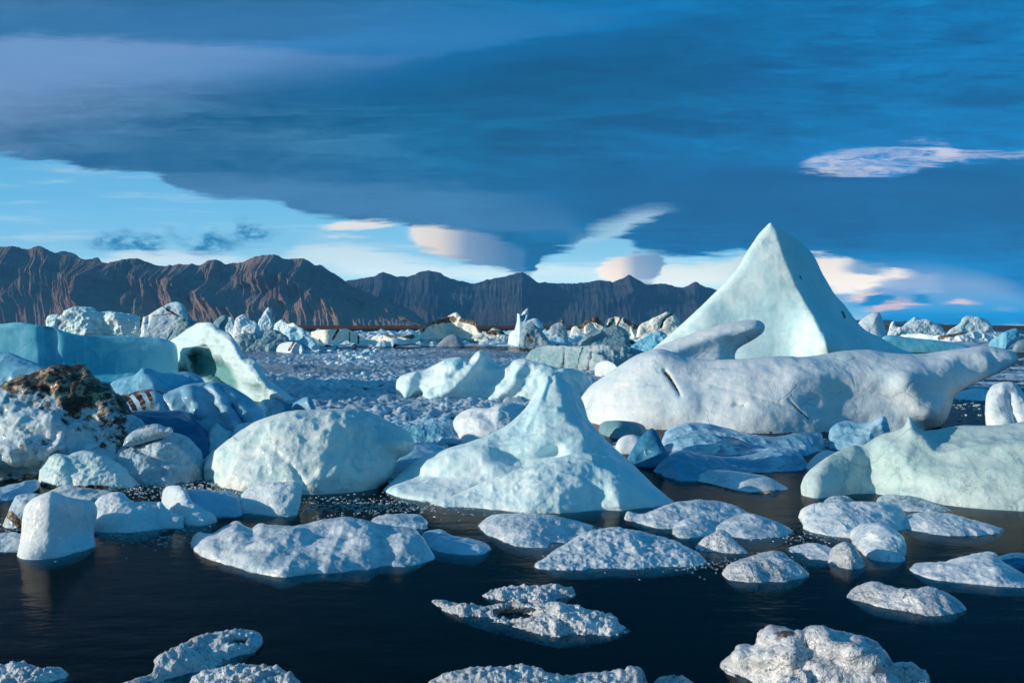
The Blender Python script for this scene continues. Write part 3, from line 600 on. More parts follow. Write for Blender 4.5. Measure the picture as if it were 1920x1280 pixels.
# ---- the horizon band
B('iceberg', 'bright white jagged iceberg on the horizon right of the pyramid berg', [(1664, 628), (1668, 611), (1675, 602), (1681, 613), (1692, 612), (1700, 604), (1708, 597), (1718, 594), (1727, 599), (1740, 600), (1755, 606), (1766, 613), (1775, 628)], [(1664, 629)], 'far_ice', facet=(3.5, .8), **far)
B('iceberg', 'white rounded iceberg on the horizon near the right edge', [(1770, 628), (1788, 613), (1800, 605), (1805, 596), (1813, 591), (1830, 594), (1845, 597), (1858, 607), (1866, 620), (1905, 624), (1925, 628)], [(1770, 629)], 'far_ice', facet=(4, .7), **far)
B('iceberg', 'low jumbled white ice ridge over a black waterline at right', [(1672, 636), (1690, 628), (1720, 625), (1760, 629), (1800, 624), (1840, 621), (1870, 626), (1885, 634), (1895, 640)], [(1672, 637), (1760, 641), (1895, 641)], 'far_ice', facet=(2, .5), noise=FN, lean=.8, jag=2, R=5, dirt=[('line', [(1760, 633), (1800, 624), (1815, 620)], 5, .7)])
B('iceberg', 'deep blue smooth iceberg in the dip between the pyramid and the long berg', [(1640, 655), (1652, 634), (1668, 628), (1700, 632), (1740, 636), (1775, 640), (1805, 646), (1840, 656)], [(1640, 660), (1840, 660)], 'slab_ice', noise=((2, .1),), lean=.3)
B('iceberg', 'turquoise tilted ice block near the right edge', [(1852, 650), (1858, 638), (1872, 629), (1888, 620), (1905, 615), (1912, 622), (1910, 636), (1895, 648), (1885, 655)], [(1852, 653), (1885, 656)], 'blue_ice', noise=((1, .12), (.3, .05)), lean=.4, R=9)
B('iceberg', 'small grey ice lump behind the tip of the long berg', [(1898, 655), (1905, 643), (1920, 638), (1960, 640), (1975, 655)], [(1898, 660), (1975, 660)], 'grey_ice', noise=((1, .1),), lean=.5)
B('iceberg', 'pale wedge-shaped iceberg directly behind the right foot of the pyramid', [(1596, 640), (1609, 606), (1622, 594), (1636, 586), (1649, 587), (1655, 600), (1662, 622), (1668, 640)], [(1596, 645), (1668, 645)], 'pale_ice', noise=((2, .1), (.5, .05)), lean=.5, ft=[('roof', [(1648, 585), (1650, 600), (1655, 645)], .2, 2.5, 20, 1)])
B('iceberg', 'cream iceberg with a brown crack left of the pyramid', [(1192, 640), (1197, 612), (1215, 601), (1234, 592), (1250, 585), (1262, 590), (1274, 600), (1284, 640)], [(1192, 641)], 'cream_ice', noise=FN, lean=.4, jag=1.5, R=9, ft=[('crack', [(1260, 588), (1244, 600), (1239, 614)], 3, 1.2)], dirt=[('line', [(1262, 587), (1245, 600), (1239, 614)], 4, 1.2)])
B('iceberg', 'brown-striped white iceberg beside the cream one', [(1128, 636), (1134, 602), (1150, 594), (1163, 593), (1176, 599), (1190, 606), (1198, 618), (1203, 636)], [(1128, 640)], 'cream_ice', facet=(2.2, .9), dirt=[('line', [(1140, 612), (1150, 596)], 4, .8), ('line', [(1155, 614), (1165, 594)], 3, .8), ('line', [(1172, 600), (1192, 614)], 6, 1)], **far)
B('iceberg', 'pointed iceberg with a dark brown top in the far middle', [(1066, 636), (1074, 613), (1085, 612), (1096, 603), (1110, 596), (1118, 595), (1126, 604), (1133, 613), (1138, 636)], [(1066, 640)], 'cream_ice', facet=(2, .8), dirt=[('line', [(1088, 613), (1110, 599), (1130, 609)], 8, .75)], **far)
B('iceberg', 'squarish grey-green ice block with a dark knob on top', [(1028, 640), (1031, 614), (1044, 605), (1050, 603), (1053, 597), (1058, 602), (1062, 612), (1066, 640)], [(1028, 645), (1066, 645)], 'grey_ice', noise=FN, lean=.3, R=8, dirt=[('poly', [(1048, 594), (1060, 594), (1060, 604), (1048, 604)], 3, 1)])
B('iceberg', 'white spire iceberg with a bright cyan hollow near its tip', [(952, 645), (955, 624), (965, 618), (969, 602), (970, 587), (977, 590), (982, 583), (990, 577), (991, 590), (987, 601), (1000, 596), (1008, 597), (1016, 606), (1020, 616), (1006, 620), (990, 622), (984, 640), (972, 650)], [(952, 648), (972, 650)], 'far_ice', sharp=True, noise=((1, .08),), lean=.3, R=6, blue=[('poly', [(974, 592), (988, 588), (984, 600), (976, 604)], 3, .9)], ft=[('pit', [(974, 592), (988, 588), (984, 602), (976, 604)], 4, .8)])
B('iceberg', 'rounded grey-green iceberg at the foot of the white spire', [(974, 648), (978, 622), (985, 609), (996, 606), (1006, 612), (1014, 618), (1022, 628), (1032, 642), (1038, 650)], [(974, 653), (1038, 653)], 'grey_ice', noise=FN, lean=.5, R=9, dirt=[('line', [(990, 628), (996, 640)], 4, .9)])
B('iceberg', 'long bright iceberg heaped with brown rubble in the far middle', [(697, 643), (700, 630), (720, 629), (750, 630), (770, 628), (784, 625), (792, 615), (800, 607), (812, 603), (825, 598), (835, 595), (845, 590), (856, 585), (863, 593), (875, 600), (893, 602), (897, 615), (912, 621), (925, 615), (938, 618), (947, 628), (957, 638), (960, 644)], [(697, 643), (760, 648), (830, 643), (900, 645), (960, 645)], 'cream_ice', facet=(1.8, .9), noise=FN, lean=.8, jag=2.5, R=9,
  ft=[('bump', [(705, 638), (820, 634), (950, 640)], 5, 2.0)], dirt=[('line', [(790, 618), (805, 605), (830, 600), (850, 598)], 9, .62), ('line', [(865, 600), (890, 606), (900, 618)], 7, .75), ('line', [(915, 622), (945, 626)], 6, .8), ('line', [(725, 632), (775, 632)], 4, .6), ('line', [(722, 649), (770, 646)], 4, .9)], blue=[('poly', [(865, 632), (900, 628), (905, 642), (868, 642)], 4, .8)])
B('iceberg', 'small dark blue ice hump in front of the rubble berg', [(818, 648), (830, 636), (845, 627), (858, 628), (866, 638), (872, 648)], [(818, 650), (872, 650)], 'slush', noise=((1, .1),), lean=.8)
B('iceberg', 'yellow-white block iceberg with a shaded grey side, right of the jagged group', [(582, 640), (583, 622), (600, 618), (640, 617), (650, 616), (662, 621), (680, 632), (698, 645)], [(582, 643), (600, 648), (640, 648), (698, 648)], 'cream_ice', sharp=True, noise=((1.2, .12), (.4, .05)), lean=.2, R=4, ft=[('roof', [(640, 612), (641, 650)], .15, 1.6, 60, 1)], dirt=[('line', [(634, 618), (624, 636)], 3, .9), ('line', [(656, 624), (655, 645)], 2.5, .9), ('line', [(672, 630), (672, 646)], 2.5, .9)])
B('iceberg', 'peaked white iceberg with a cyan side, tallest of the jagged group', [(476, 648), (483, 604), (490, 594), (497, 584), (503, 576), (510, 580), (512, 590), (514, 604), (520, 625), (522, 648)], [(476, 652)], 'far_ice', facet=(1.8, .7), blue=[('poly', [(504, 582), (512, 596), (510, 606), (498, 600)], 3, .7)], noise=FN, lean=.3, jag=1.2, R=7)
B('iceberg', 'domed white iceberg left of the peaked one', [(434, 650), (439, 604), (447, 592), (458, 589), (470, 597), (480, 602), (486, 616), (488, 650)], [(434, 653)], 'far_ice', facet=(2.0, .7), blue=[('poly', [(465, 600), (480, 602), (478, 612), (462, 610)], 3, .8)], **far)
B('iceberg', 'broad white and blue iceberg sloping right of the peaked one', [(508, 655), (514, 612), (522, 603), (529, 600), (540, 606), (550, 604), (558, 611), (570, 618), (582, 634), (592, 645), (602, 658)], [(508, 658), (602, 660)], 'far_ice', facet=(1.6, .8), noise=FN, lean=.7, jag=2, R=8, blue=[('poly', [(535, 622), (575, 622), (598, 652), (545, 655)], 6, .8)])
B('iceberg', 'narrow white iceberg beside the grey knob', [(416, 640), (421, 602), (428, 594), (436, 597), (441, 608), (448, 645)], [(416, 650)], 'far_ice', facet=(1.8, .6), **far)
B('iceberg', 'low shaded teal ice shelf at the foot of the jagged group', [(442, 655), (447, 630), (462, 625), (480, 626), (490, 634), (496, 620), (515, 617), (530, 624), (546, 640), (562, 656)], [(442, 660), (562, 660)], 'grey_ice', facet=(1.4, .4), noise=FN, lean=.6, jag=1.5, R=7, blue=[('all', .3)])
B('ice_boulder', 'small white boulder of ice with a dark seam below the jagged group', [(518, 655), (524, 645), (536, 641), (552, 641), (565, 646), (571, 656), (566, 662)], [(518, 661), (566, 664)], 'pale_ice', noise=((.6, .06),), lean=.8, dirt=[('line', [(551, 642), (542, 656)], 3, 1)], cat='ice chunk')
B('iceberg', 'wide flat-topped white iceberg at far left behind the blue slab', [(86, 655), (88, 594), (115, 590), (120, 582), (138, 576), (175, 576), (182, 585), (205, 584), (225, 585), (240, 588), (258, 592), (265, 602), (267, 655)], [(86, 656)], 'mint_ice', rdg=((2, .4), (.7, .15)), noise=((3, .3), (.9, .14), (.3, .05)), lean=.25, jag=1.3, R=12, ft=[('crack', [(112, 588), (108, 615)], 3, .8), ('bump', [(150, 590), (160, 620)], 18, .8), ('bump', [(220, 600), (225, 625)], 14, .6), ('crack', [(190, 585), (195, 640)], 5, .5)])
B('iceberg', 'cracked white iceberg with a striped tilted cap at far left', [(262, 655), (263, 600), (275, 593), (283, 588), (300, 577), (322, 567), (335, 566), (345, 573), (350, 586), (352, 600), (348, 656)], [(262, 657)], 'far_ice', noise=((1.5, .15), (.5, .07)), lean=.3, jag=1, R=8, ft=[('crack', [(264, 596), (258, 630)], 4, 1.5), ('crack', [(278, 590), (276, 606)], 3, 1)], dirt=[('line', [(265, 594), (261, 612), (258, 635)], 5, 1.1), ('line', [(312, 580), (330, 590)], 2.5, .7), ('line', [(305, 574), (338, 594)], 1.8, .7), ('line', [(286, 592), (322, 588)], 1.5, .6)], blue=[('poly', [(336, 568), (352, 578), (350, 596), (335, 590)], 3, 1)])
B('iceberg', 'dark teal cracked ice chunk left of the arched berg', [(292, 662), (305, 645), (318, 625), (332, 606), (344, 598), (358, 600), (375, 606), (382, 662)], [(292, 665)], 'grey_ice', facet=(1.6, .6), noise=FN, lean=.4, jag=1, R=9, ft=[('crack', [(325, 612), (312, 645)], 6, 1.0)], blue=[('all', .25)])
B('ice_chunk', 'grey rounded ice knob behind the top of the arched berg', [(392, 640), (400, 606), (408, 597), (418, 591), (427, 592), (428, 602), (422, 616), (430, 640)], [(392, 655), (430, 655)], 'grey_ice', noise=((.7, .06),), lean=.5, cat='ice chunk')
B('iceberg', 'long grey ice ledge split by dark vertical cracks behind the lumpy turquoise berg', [(985, 672), (998, 655), (1028, 647), (1080, 649), (1130, 646), (1180, 652), (1215, 662), (1230, 692)], [(985, 676), (1030, 688), (1100, 696), (1160, 698), (1230, 696)], 'grey_ice', rdg=((1.2, .2), (.4, .08)), noise=((2, .16), (.6, .07), (.2, .03)), lean=.7, jag=1.5, R=12, ft=[('crack', [(1037, 650), (1030, 680)], 4, .7), ('crack', [(1062, 650), (1056, 690)], 3, .8), ('crack', [(1092, 652), (1084, 690)], 3, .7), ('crack', [(1112, 660), (1104, 692)], 4, .6), ('crack', [(1018, 655), (1014, 675)], 3, .5), ('bump', [(1120, 665), (1150, 690)], 8, .4)])
B('iceberg', 'dark teal folded iceberg right of centre on the horizon', [(1070, 650), (1085, 640), (1098, 629), (1120, 621), (1140, 614), (1155, 610), (1170, 616), (1178, 626), (1182, 650)], [(1070, 654), (1182, 654)], 'grey_ice', noise=((2, .3), (.7, .12), (.2, .03)), lean=.7, jag=1, R=10, ft=[('crack', [(1100, 646), (1130, 628)], 5, .6), ('bump', [(1090, 640), (1125, 622)], 6, .6)], blue=[('all', .45)], dirt=[('line', [(1070, 640), (1078, 642)], 8, .8)])
B('iceberg', 'blue-teal iceberg touching the left foot of the pyramid', [(1176, 656), (1188, 645), (1208, 633), (1232, 621), (1247, 624), (1252, 640), (1240, 660)], [(1176, 663), (1240, 664)], 'blue_ice', facet=(1.2, .35), noise=FN, lean=.7, jag=1, R=9)
B('ice_boulder', 'bright white rounded boulder of ice left of the long berg', [(1115, 700), (1116, 685), (1127, 677), (1140, 676), (1152, 682), (1160, 692), (1162, 706)], [(1115, 704), (1162, 712)], 'pale_ice', noise=((.5, .04),), lean=.5, cat='ice chunk')
# ---- left middle
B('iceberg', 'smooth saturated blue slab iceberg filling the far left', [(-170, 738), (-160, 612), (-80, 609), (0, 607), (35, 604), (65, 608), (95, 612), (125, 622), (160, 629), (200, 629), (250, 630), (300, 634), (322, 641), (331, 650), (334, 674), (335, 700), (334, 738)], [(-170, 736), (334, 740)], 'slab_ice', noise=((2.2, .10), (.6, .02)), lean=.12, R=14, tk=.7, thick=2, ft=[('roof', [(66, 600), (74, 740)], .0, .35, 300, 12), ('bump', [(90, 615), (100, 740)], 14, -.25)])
B('iceberg', 'pale blue rounded ice lobe leaning on the slab at the left edge', [(-160, 742), (-120, 668), (-40, 661), (0, 659), (20, 660), (50, 672), (95, 689), (130, 700), (150, 745)], [(-160, 745), (150, 748)], 'blue_ice', rdg=((1.5, .12),), noise=((2, .10), (.5, .02)), lean=.6, R=25)
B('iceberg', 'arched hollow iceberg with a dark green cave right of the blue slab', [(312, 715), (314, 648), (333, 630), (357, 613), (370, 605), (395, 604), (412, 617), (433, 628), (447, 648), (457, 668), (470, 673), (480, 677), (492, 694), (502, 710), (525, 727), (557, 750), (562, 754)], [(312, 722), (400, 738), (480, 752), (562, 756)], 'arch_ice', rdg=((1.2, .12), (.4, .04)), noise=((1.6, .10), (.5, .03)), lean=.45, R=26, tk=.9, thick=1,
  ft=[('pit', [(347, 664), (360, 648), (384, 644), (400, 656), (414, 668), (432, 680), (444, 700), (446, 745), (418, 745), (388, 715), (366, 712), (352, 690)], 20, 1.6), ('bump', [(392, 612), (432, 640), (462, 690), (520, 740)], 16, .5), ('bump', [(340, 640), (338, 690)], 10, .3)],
  blue=[('poly', [(352, 668), (366, 658), (384, 656), (398, 668), (414, 678), (432, 690), (444, 710), (446, 745), (418, 745), (388, 715), (370, 708), (358, 690)], 9, 1.0), ('poly', [(460, 715), (490, 712), (505, 730), (475, 740)], 10, .5)], dirt=[('line', [(530, 738), (556, 750)], 12, .25)])  # first blue poly paints the shadow inside the hollow dark green
B('iceberg', 'small turquoise ice hump in front of the long blue slab', [(200, 765), (204, 724), (222, 711), (250, 704), (260, 696), (267, 690), (282, 691), (300, 698), (325, 699), (350, 697), (368, 703), (384, 716), (398, 765)], [(200, 768), (398, 768)], 'blue_ice', rdg=((1, .08),), noise=((1.2, .06), (.3, .01)), lean=.7, R=26, ft=[('roof', [(265, 688), (285, 720), (300, 760)], .2, .6, 60, 4)])
B('iceberg', 'shaded blue ice back between the arched berg and the white boulder berg', [(470, 800), (482, 765), (492, 750), (515, 748), (540, 756), (553, 772), (560, 800)], [(470, 805), (560, 805)], 'shaded_deep_ice', noise=((1, .05),), lean=.6, R=20)
B('iceberg', 'blue ice block with a pale upright end above the white boulder berg', [(540, 800), (548, 760), (560, 750), (572, 744), (582, 745), (590, 760), (600, 785), (604, 800)], [(540, 803), (604, 803)], 'shade_ice', noise=((.8, .04),), lean=.4, R=14, ft=[('roof', [(576, 744), (590, 780)], 1.0, .1, 30, 2)])
B('iceberg', 'large streaked blue iceberg with pale ribs behind the dirty berg', [(212, 850), (220, 750), (240, 738), (262, 732), (290, 730), (312, 734), (345, 722), (372, 718), (400, 716), (425, 721), (445, 732), (465, 744), (485, 762), (500, 782), (512, 812), (515, 850)], [(212, 862), (515, 858)], 'shade_ice', rdg=((.9, .10),), noise=((1.3, .09), (.4, .03)), lean=.7, R=34, ft=[('bump', [(395, 718), (420, 760), (460, 830)], 8, .25), ('bump', [(350, 725), (375, 775)], 9, .15), ('bump', [(425, 725), (470, 790)], 6, .18), ('crack', [(410, 730), (440, 800)], 6, .15), ('crack', [(300, 735), (320, 780)], 8, .15)],
  dirt=[('line', [(236, 740), (248, 758), (256, 776)], 8, .62), ('line', [(254, 736), (266, 752), (272, 770)], 8, .66), ('line', [(272, 734), (282, 748), (286, 764)], 6, .6), ('line', [(215, 738), (260, 733), (310, 735)], 9, .55)], blue=[('poly', [(290, 740), (400, 745), (430, 820), (330, 800)], 14, .6)])
B('iceberg', 'smooth dark blue ice lobe low between the dirty berg and the boulder', [(236, 850), (244, 775), (262, 769), (290, 768), (318, 768), (338, 768), (356, 778), (374, 794), (390, 812), (400, 836), (402, 855)], [(236, 870), (402, 868)], 'shaded_deep_ice', rdg=((.8, .08),), noise=((1, .05), (.3, .015)), lean=.8, R=30)
B('ice_chunk', 'pinkish gritty ice rubble left of the white boulder berg', [(382, 850), (390, 812), (404, 792), (412, 794), (424, 805), (436, 810), (444, 850)], [(382, 868), (444, 868)], 'dirty_ice', noise=((.4, .06), (.12, .03)), lean=.8, jag=2, dirt=[('all', .25)], cat='ice chunk')
B('ice_chunk', 'small pale ice block peeping over the left shoulder of the boulder berg', [(428, 850), (440, 802), (455, 793), (480, 790), (500, 795), (515, 850)], [(428, 872), (515, 872)], 'pale_ice', noise=((.5, .04),), lean=.6, cat='ice chunk')
# ---- centre middle
B('iceberg', 'lumpy turquoise and white iceberg in the middle distance', [(744, 742), (743, 716), (752, 704), (775, 696), (795, 694), (815, 683), (838, 673), (860, 669), (878, 676), (887, 668), (897, 659), (911, 661), (925, 675), (938, 686), (950, 682), (964, 674), (985, 672), (1000, 677), (1020, 682), (1045, 690), (1075, 692), (1098, 702), (1110, 720), (1112, 742)], [(744, 744), (800, 747), (860, 750), (930, 749), (1000, 753), (1050, 754), (1112, 750)], 'mint_ice', rdg=((1.4, .16), (.5, .05)), noise=((1.4, .09), (.4, .03)), lean=.75, R=20,
  ft=[('bump', [(900, 662), (870, 710), (810, 750)], 14, .5), ('bump', [(975, 676), (960, 715), (925, 750)], 16, .5), ('bump', [(770, 705), (760, 740)], 16, .4), ('bump', [(850, 690), (805, 735)], 12, .4), ('crack', [(818, 722), (775, 748)], 7, .8), ('bump', [(1030, 720), (1070, 745)], 14, .4)], blue=[('poly', [(838, 674), (865, 670), (876, 680), (850, 690)], 4, .9), ('poly', [(908, 665), (935, 688), (925, 696), (905, 692)], 4, .9), ('poly', [(960, 690), (985, 680), (985, 700), (962, 708)], 5, .7), ('poly', [(1020, 684), (1070, 692), (1060, 705), (1015, 700)], 6, .6)])
B('iceberg', 'rounded white and blue iceberg behind the left slope of the cone berg', [(846, 820), (848, 796), (855, 781), (870, 770), (890, 764), (915, 765), (935, 757), (960, 755), (980, 763), (1000, 780), (1010, 815)], [(846, 830), (930, 838), (1010, 832)], 'pale_ice', rdg=((.8, .09), (.25, .02)), noise=((.9, .05), (.3, .015)), lean=.8, R=26, ft=[('crack', [(905, 775), (930, 800)], 14, .2)], blue=[('poly', [(895, 775), (990, 775), (990, 800), (920, 805)], 14, .5)])
B('iceberg', 'low deep blue iceberg with white shoulders behind the boulder berg', [(715, 815), (728, 796), (745, 786), (765, 790), (785, 786), (800, 780), (820, 784), (835, 780), (852, 792), (862, 818)], [(715, 828), (862, 832)], 'shade_ice', rdg=((.6, .09), (.2, .03)), noise=((.6, .05), (.2, .02)), lean=1.6, R=16, blue=[('poly', [(730, 800), (850, 800), (850, 825), (730, 825)], 10, .8)])
B('ice_floe', 'pale ice wedge squeezed between the boulder berg and the cone berg', [(728, 890), (740, 868), (762, 846), (778, 830), (800, 829), (822, 833), (840, 845), (842, 870)], [(728, 900), (842, 885)], 'shade_ice', noise=((.4, .03),), k=.5, cat='ice floe')
# ---- the great pyramid and the long berg
B('iceberg', 'tall smooth mint pyramid iceberg, the highest in the lagoon', [(1110, 752), (1160, 712), (1200, 675), (1224, 654), (1252, 630), (1290, 597), (1328, 561), (1362, 528), (1385, 500), (1404, 468), (1423, 440), (1437, 425), (1445, 418), (1454, 425), (1470, 434), (1488, 444), (1510, 462), (1527, 482), (1543, 514), (1562, 546), (1584, 572), (1605, 600), (1625, 620), (1650, 631), (1672, 645), (1692, 655), (1720, 667), (1752, 690), (1780, 752)], [(1110, 756), (1780, 756)], 'mint_ice', rdg=((3.0, .10), (.9, .025)), noise=((3.0, .12), (.8, .03)), lean=.42, R=16, tk=.8, thick=3, p=1.1, flare=.5, step=2.6,
  ft=[('roof', [(1447, 405), (1455, 440), (1468, 480), (1488, 525), (1512, 572), (1535, 620), (1555, 670), (1570, 760)], .30, 2.6, (400, 80), 3), ('bump', [(1560, 640), (1640, 690), (1700, 720)], 45, 1.6), ('bump', [(1512, 480), (1545, 540), (1590, 600)], 10, .35), ('crack', [(1500, 505), (1504, 530)], 6, .35), ('crack', [(1578, 580), (1586, 596)], 5, .45), ('bump', [(1330, 600), (1300, 650)], 30, .15)], blue=[('line', [(1500, 470), (1535, 560), (1560, 650)], 26, .35)], dirt=[('line', [(1580, 584), (1585, 594)], 4, .7), ('line', [(1500, 514), (1503, 526)], 3, .5)])  # two short dark marks sit in the pits
LB = bpy.data.objects.new('long_iceberg', None); COL.objects.link(LB); LB.location = (9.0, 24.6, 0)
tag(LB, 'long white reclining iceberg with a raised arm, in front of the pyramid', 'iceberg')
B('ice_body', None, [(1080, 775), (1088, 748), (1106, 724), (1130, 706), (1160, 687), (1195, 666), (1232, 655), (1258, 660), (1290, 670), (1330, 674), (1380, 673), (1430, 670), (1480, 668), (1500, 669), (1540, 664), (1580, 658), (1627, 655), (1660, 660), (1700, 663), (1740, 661), (1780, 657), (1815, 653), (1842, 649), (1862, 650), (1888, 655), (1903, 661), (1910, 671), (1905, 681), (1888, 691), (1868, 701), (1845, 710), (1820, 722), (1797, 736), (1788, 747), (1782, 768), (1774, 786), (1760, 800), (1736, 806)], [(1080, 784), (1120, 796), (1200, 804), (1300, 807), (1400, 811), (1500, 811), (1600, 808), (1700, 809), (1736, 808)], 'pale_ice', parent=LB, rdg=((1.8, .05), (.5, .012)), noise=((2.0, .10), (.6, .035), (.2, .01)), lean=.75, R=42, tk=.85, p=1.6, thick=.6, step=2.4,
  ft=[('crack', [(1246, 694), (1258, 712), (1276, 742)], 3.5, .22), ('bump', [(1235, 665), (1262, 700), (1290, 760)], 30, .12), ('crack', [(1330, 722), (1420, 745), (1490, 770)], 3, .05), ('bump', [(1500, 700), (1700, 700), (1760, 690)], 34, .25), ('crack', [(1852, 652), (1866, 675), (1862, 695)], 7, .22), ('bump', [(1700, 720), (1740, 770)], 26, .25), ('crack', [(1380, 760), (1396, 762)], 6, .2), ('crack', [(1478, 750), (1495, 768), (1520, 790)], 2.5, .06)],
  dirt=[('line', [(1370, 812), (1740, 810)], 5, .45), ('line', [(1248, 698), (1258, 712), (1275, 740)], 3.5, .9), ('line', [(1484, 758), (1516, 786)], 2.5, .6)], blue=[('line', [(1250, 664), (1400, 678), (1600, 672)], 18, .25)])  # slit lines in dirt paint crease shade; blue line paints upper-edge shading
B('ice_arm', None, [(1205, 700), (1218, 664), (1232, 650), (1262, 638), (1295, 626), (1330, 614), (1368, 605), (1400, 600), (1420, 600), (1432, 607), (1434, 616), (1428, 626), (1410, 638), (1392, 648), (1382, 656), (1378, 668), (1380, 690), (1350, 720), (1280, 730)], None, 'pale_ice', parent=LB, closedY=lambda px, py: 27.2 + (700 - py) * .004, R=34, tk=.9, thick=.1, noise=((1.2, .05), (.4, .02)), ft=[('crack', [(1368, 640), (1372, 690)], 9, .3), ('bump', [(1240, 665), (1330, 630), (1410, 612)], 14, .15)], blue=[('line', [(1385, 650), (1425, 625)], 14, .5)])
# ---- right
B('iceberg', 'curled white ice hook at the right edge behind the sharp-finned berg', [(1848, 795), (1847, 762), (1850, 738), (1860, 723), (1880, 716), (1900, 717), (1914, 728), (1925, 742), (1960, 760), (1990, 800)], [(1848, 812), (1990, 815)], 'pale_ice', rdg=((.8, .08),), noise=((.8, .05),), lean=.6, R=24, ft=[('crack', [(1892, 745), (1905, 800)], 9, .35)])
B('ice_floe', 'low snowy floe in the channel below the long berg tip', [(1788, 744), (1800, 734), (1825, 728), (1850, 730), (1870, 740), (1872, 748)], [(1788, 748), (1872, 752)], 'floe_ice', noise=((.5, .03),), k=.5, cat='ice floe')
B('ice_chunk', 'blue-grey ice wedge standing before the right end of the long berg', [(1553, 835), (1556, 806), (1572, 792), (1590, 788), (1615, 792), (1635, 788), (1655, 780), (1662, 786), (1668, 806), (1668, 835)], [(1553, 842), (1668, 848)], 'shade_ice', rdg=((.5, .05),), noise=((.6, .04), (.2, .01)), lean=.8, R=18, ft=[('roof', [(1655, 780), (1625, 815), (1600, 842)], .2, .5, 40, 3)], cat='ice chunk')
B('ice_chunk', 'small pale ice wedge behind the nose of the sharp-finned berg', [(1512, 872), (1520, 862), (1533, 850), (1548, 843), (1565, 846), (1580, 856), (1590, 875)], [(1512, 880), (1590, 885)], 'pale_ice', noise=((.3, .02),), lean=.8, cat='ice chunk')
B('iceberg', 'wide green-white iceberg with a sharp fin at the right edge', [(1503, 930), (1502, 912), (1507, 895), (1520, 880), (1538, 866), (1560, 851), (1582, 841), (1600, 835), (1614, 837), (1624, 832), (1642, 820), (1662, 812), (1682, 807), (1694, 801), (1700, 792), (1704, 781), (1709, 787), (1716, 798), (1726, 806), (1750, 806), (1780, 800), (1810, 796), (1850, 797), (1885, 796), (1920, 790), (1970, 786), (2060, 790), (2070, 960)], [(1503, 931), (1540, 934), (1600, 925), (1650, 927), (1700, 938), (1780, 946), (1850, 953), (1920, 958), (2070, 966)], 'fin_ice', rdg=((1.0, .05), (.3, .015)), noise=((1.0, .05), (.3, .02), (.1, .006)), lean=.7, R=36, tk=.8, p=1.2, thick=.8,
  ft=[('roof', [(1704, 775), (1712, 800), (1728, 822), (1752, 846), (1790, 846), (1840, 838), (1900, 836), (2070, 834)], .10, 2.2, 70, 3), ('roof', [(1600, 830), (1597, 860), (1590, 900), (1585, 935)], .35, .5, 34, 6), ('bump', [(1660, 830), (1690, 850)], 20, .15), ('bump', [(1680, 880), (1800, 900), (2000, 905)], 30, .16), ('crack', [(1640, 915), (1720, 915)], 18, .2)], blue=[('line', [(1730, 880), (1850, 890), (1960, 895)], 26, .35)], dirt=[('line', [(1680, 936), (1780, 944), (1920, 956)], 10, .22)])
# ---- blue shaded cluster right of the cone
B('ice_chunk', 'grey-blue striped ice slab behind the right shoulder of the cone berg', [(1122, 806), (1126, 794), (1138, 789), (1165, 788), (1195, 792), (1208, 798), (1213, 808)], [(1122, 812), (1160, 822), (1213, 815)], 'grey_ice', noise=((.6, .04),), lean=1, cat='ice chunk', blue=[('all', .3)])
B('ice_chunk', 'small bright white ice cap left of the blue tooth', [(1152, 845), (1158, 826), (1170, 817), (1188, 815), (1202, 822), (1208, 845)], [(1152, 850), (1208, 852)], 'pale_ice', noise=((.4, .03),), lean=.8, cat='ice chunk')
B('ice_floe', 'long shaded blue ice slab under the long berg', [(1240, 835), (1246, 812), (1262, 799), (1290, 792), (1330, 794), (1370, 804), (1400, 813), (1450, 818), (1500, 812), (1538, 811), (1544, 830)], [(1240, 842), (1300, 856), (1400, 858), (1500, 855), (1544, 842)], 'shade_ice', rdg=((.9, .10), (.3, .03)), noise=((.9, .04), (.25, .01)), k=.55, ft=[('bump', [(1260, 815), (1330, 812)], 14, .1)], cat='ice floe')
B('ice_floe', 'rounded blue ice dome lying on the front of the long shaded slab', [(1272, 850), (1288, 828), (1318, 816), (1362, 815), (1394, 828), (1420, 848), (1430, 858)], [(1272, 862), (1430, 866)], 'shaded_deep_ice', rdg=((.6, .05),), noise=((.7, .03),), k=.5, cat='ice floe')
B('ice_chunk', 'deep blue pointed ice tooth right of the cone berg', [(1176, 862), (1184, 845), (1196, 826), (1210, 810), (1223, 803), (1234, 812), (1242, 830), (1252, 848), (1262, 872)], [(1176, 872), (1262, 878)], 'shaded_deep_ice', rdg=((.5, .06),), noise=((.5, .03),), lean=.6, R=16, cat='ice chunk')
B('ice_floe', 'blue ice floe with a frosted right end before the long shaded slab', [(1226, 882), (1238, 866), (1262, 846), (1290, 846), (1320, 851), (1370, 855), (1420, 848), (1452, 841), (1480, 841), (1502, 852), (1516, 872)], [(1226, 886), (1270, 900), (1320, 900), (1400, 886), (1500, 882), (1516, 876)], 'shade_ice', rdg=((.7, .09), (.2, .02)), noise=((.6, .04), (.2, .01)), k=.5, blue=[('poly', [(1226, 882), (1270, 846), (1420, 850), (1440, 880), (1300, 900)], 18, .8)], cat='ice floe')
B('ice_floe', 'gritty white cigar-shaped floe with a black waterline right of the cone', [(1303, 896), (1308, 884), (1325, 880), (1360, 881), (1400, 886), (1436, 892), (1456, 902), (1478, 914)], [(1303, 902), (1340, 909), (1400, 922), (1450, 926), (1478, 919)], 'floe_ice', noise=((.3, .015),), k=.55, cat='ice floe', dirt=[('line', [(1303, 903), (1340, 911), (1400, 925), (1478, 920)], 5, .7)])
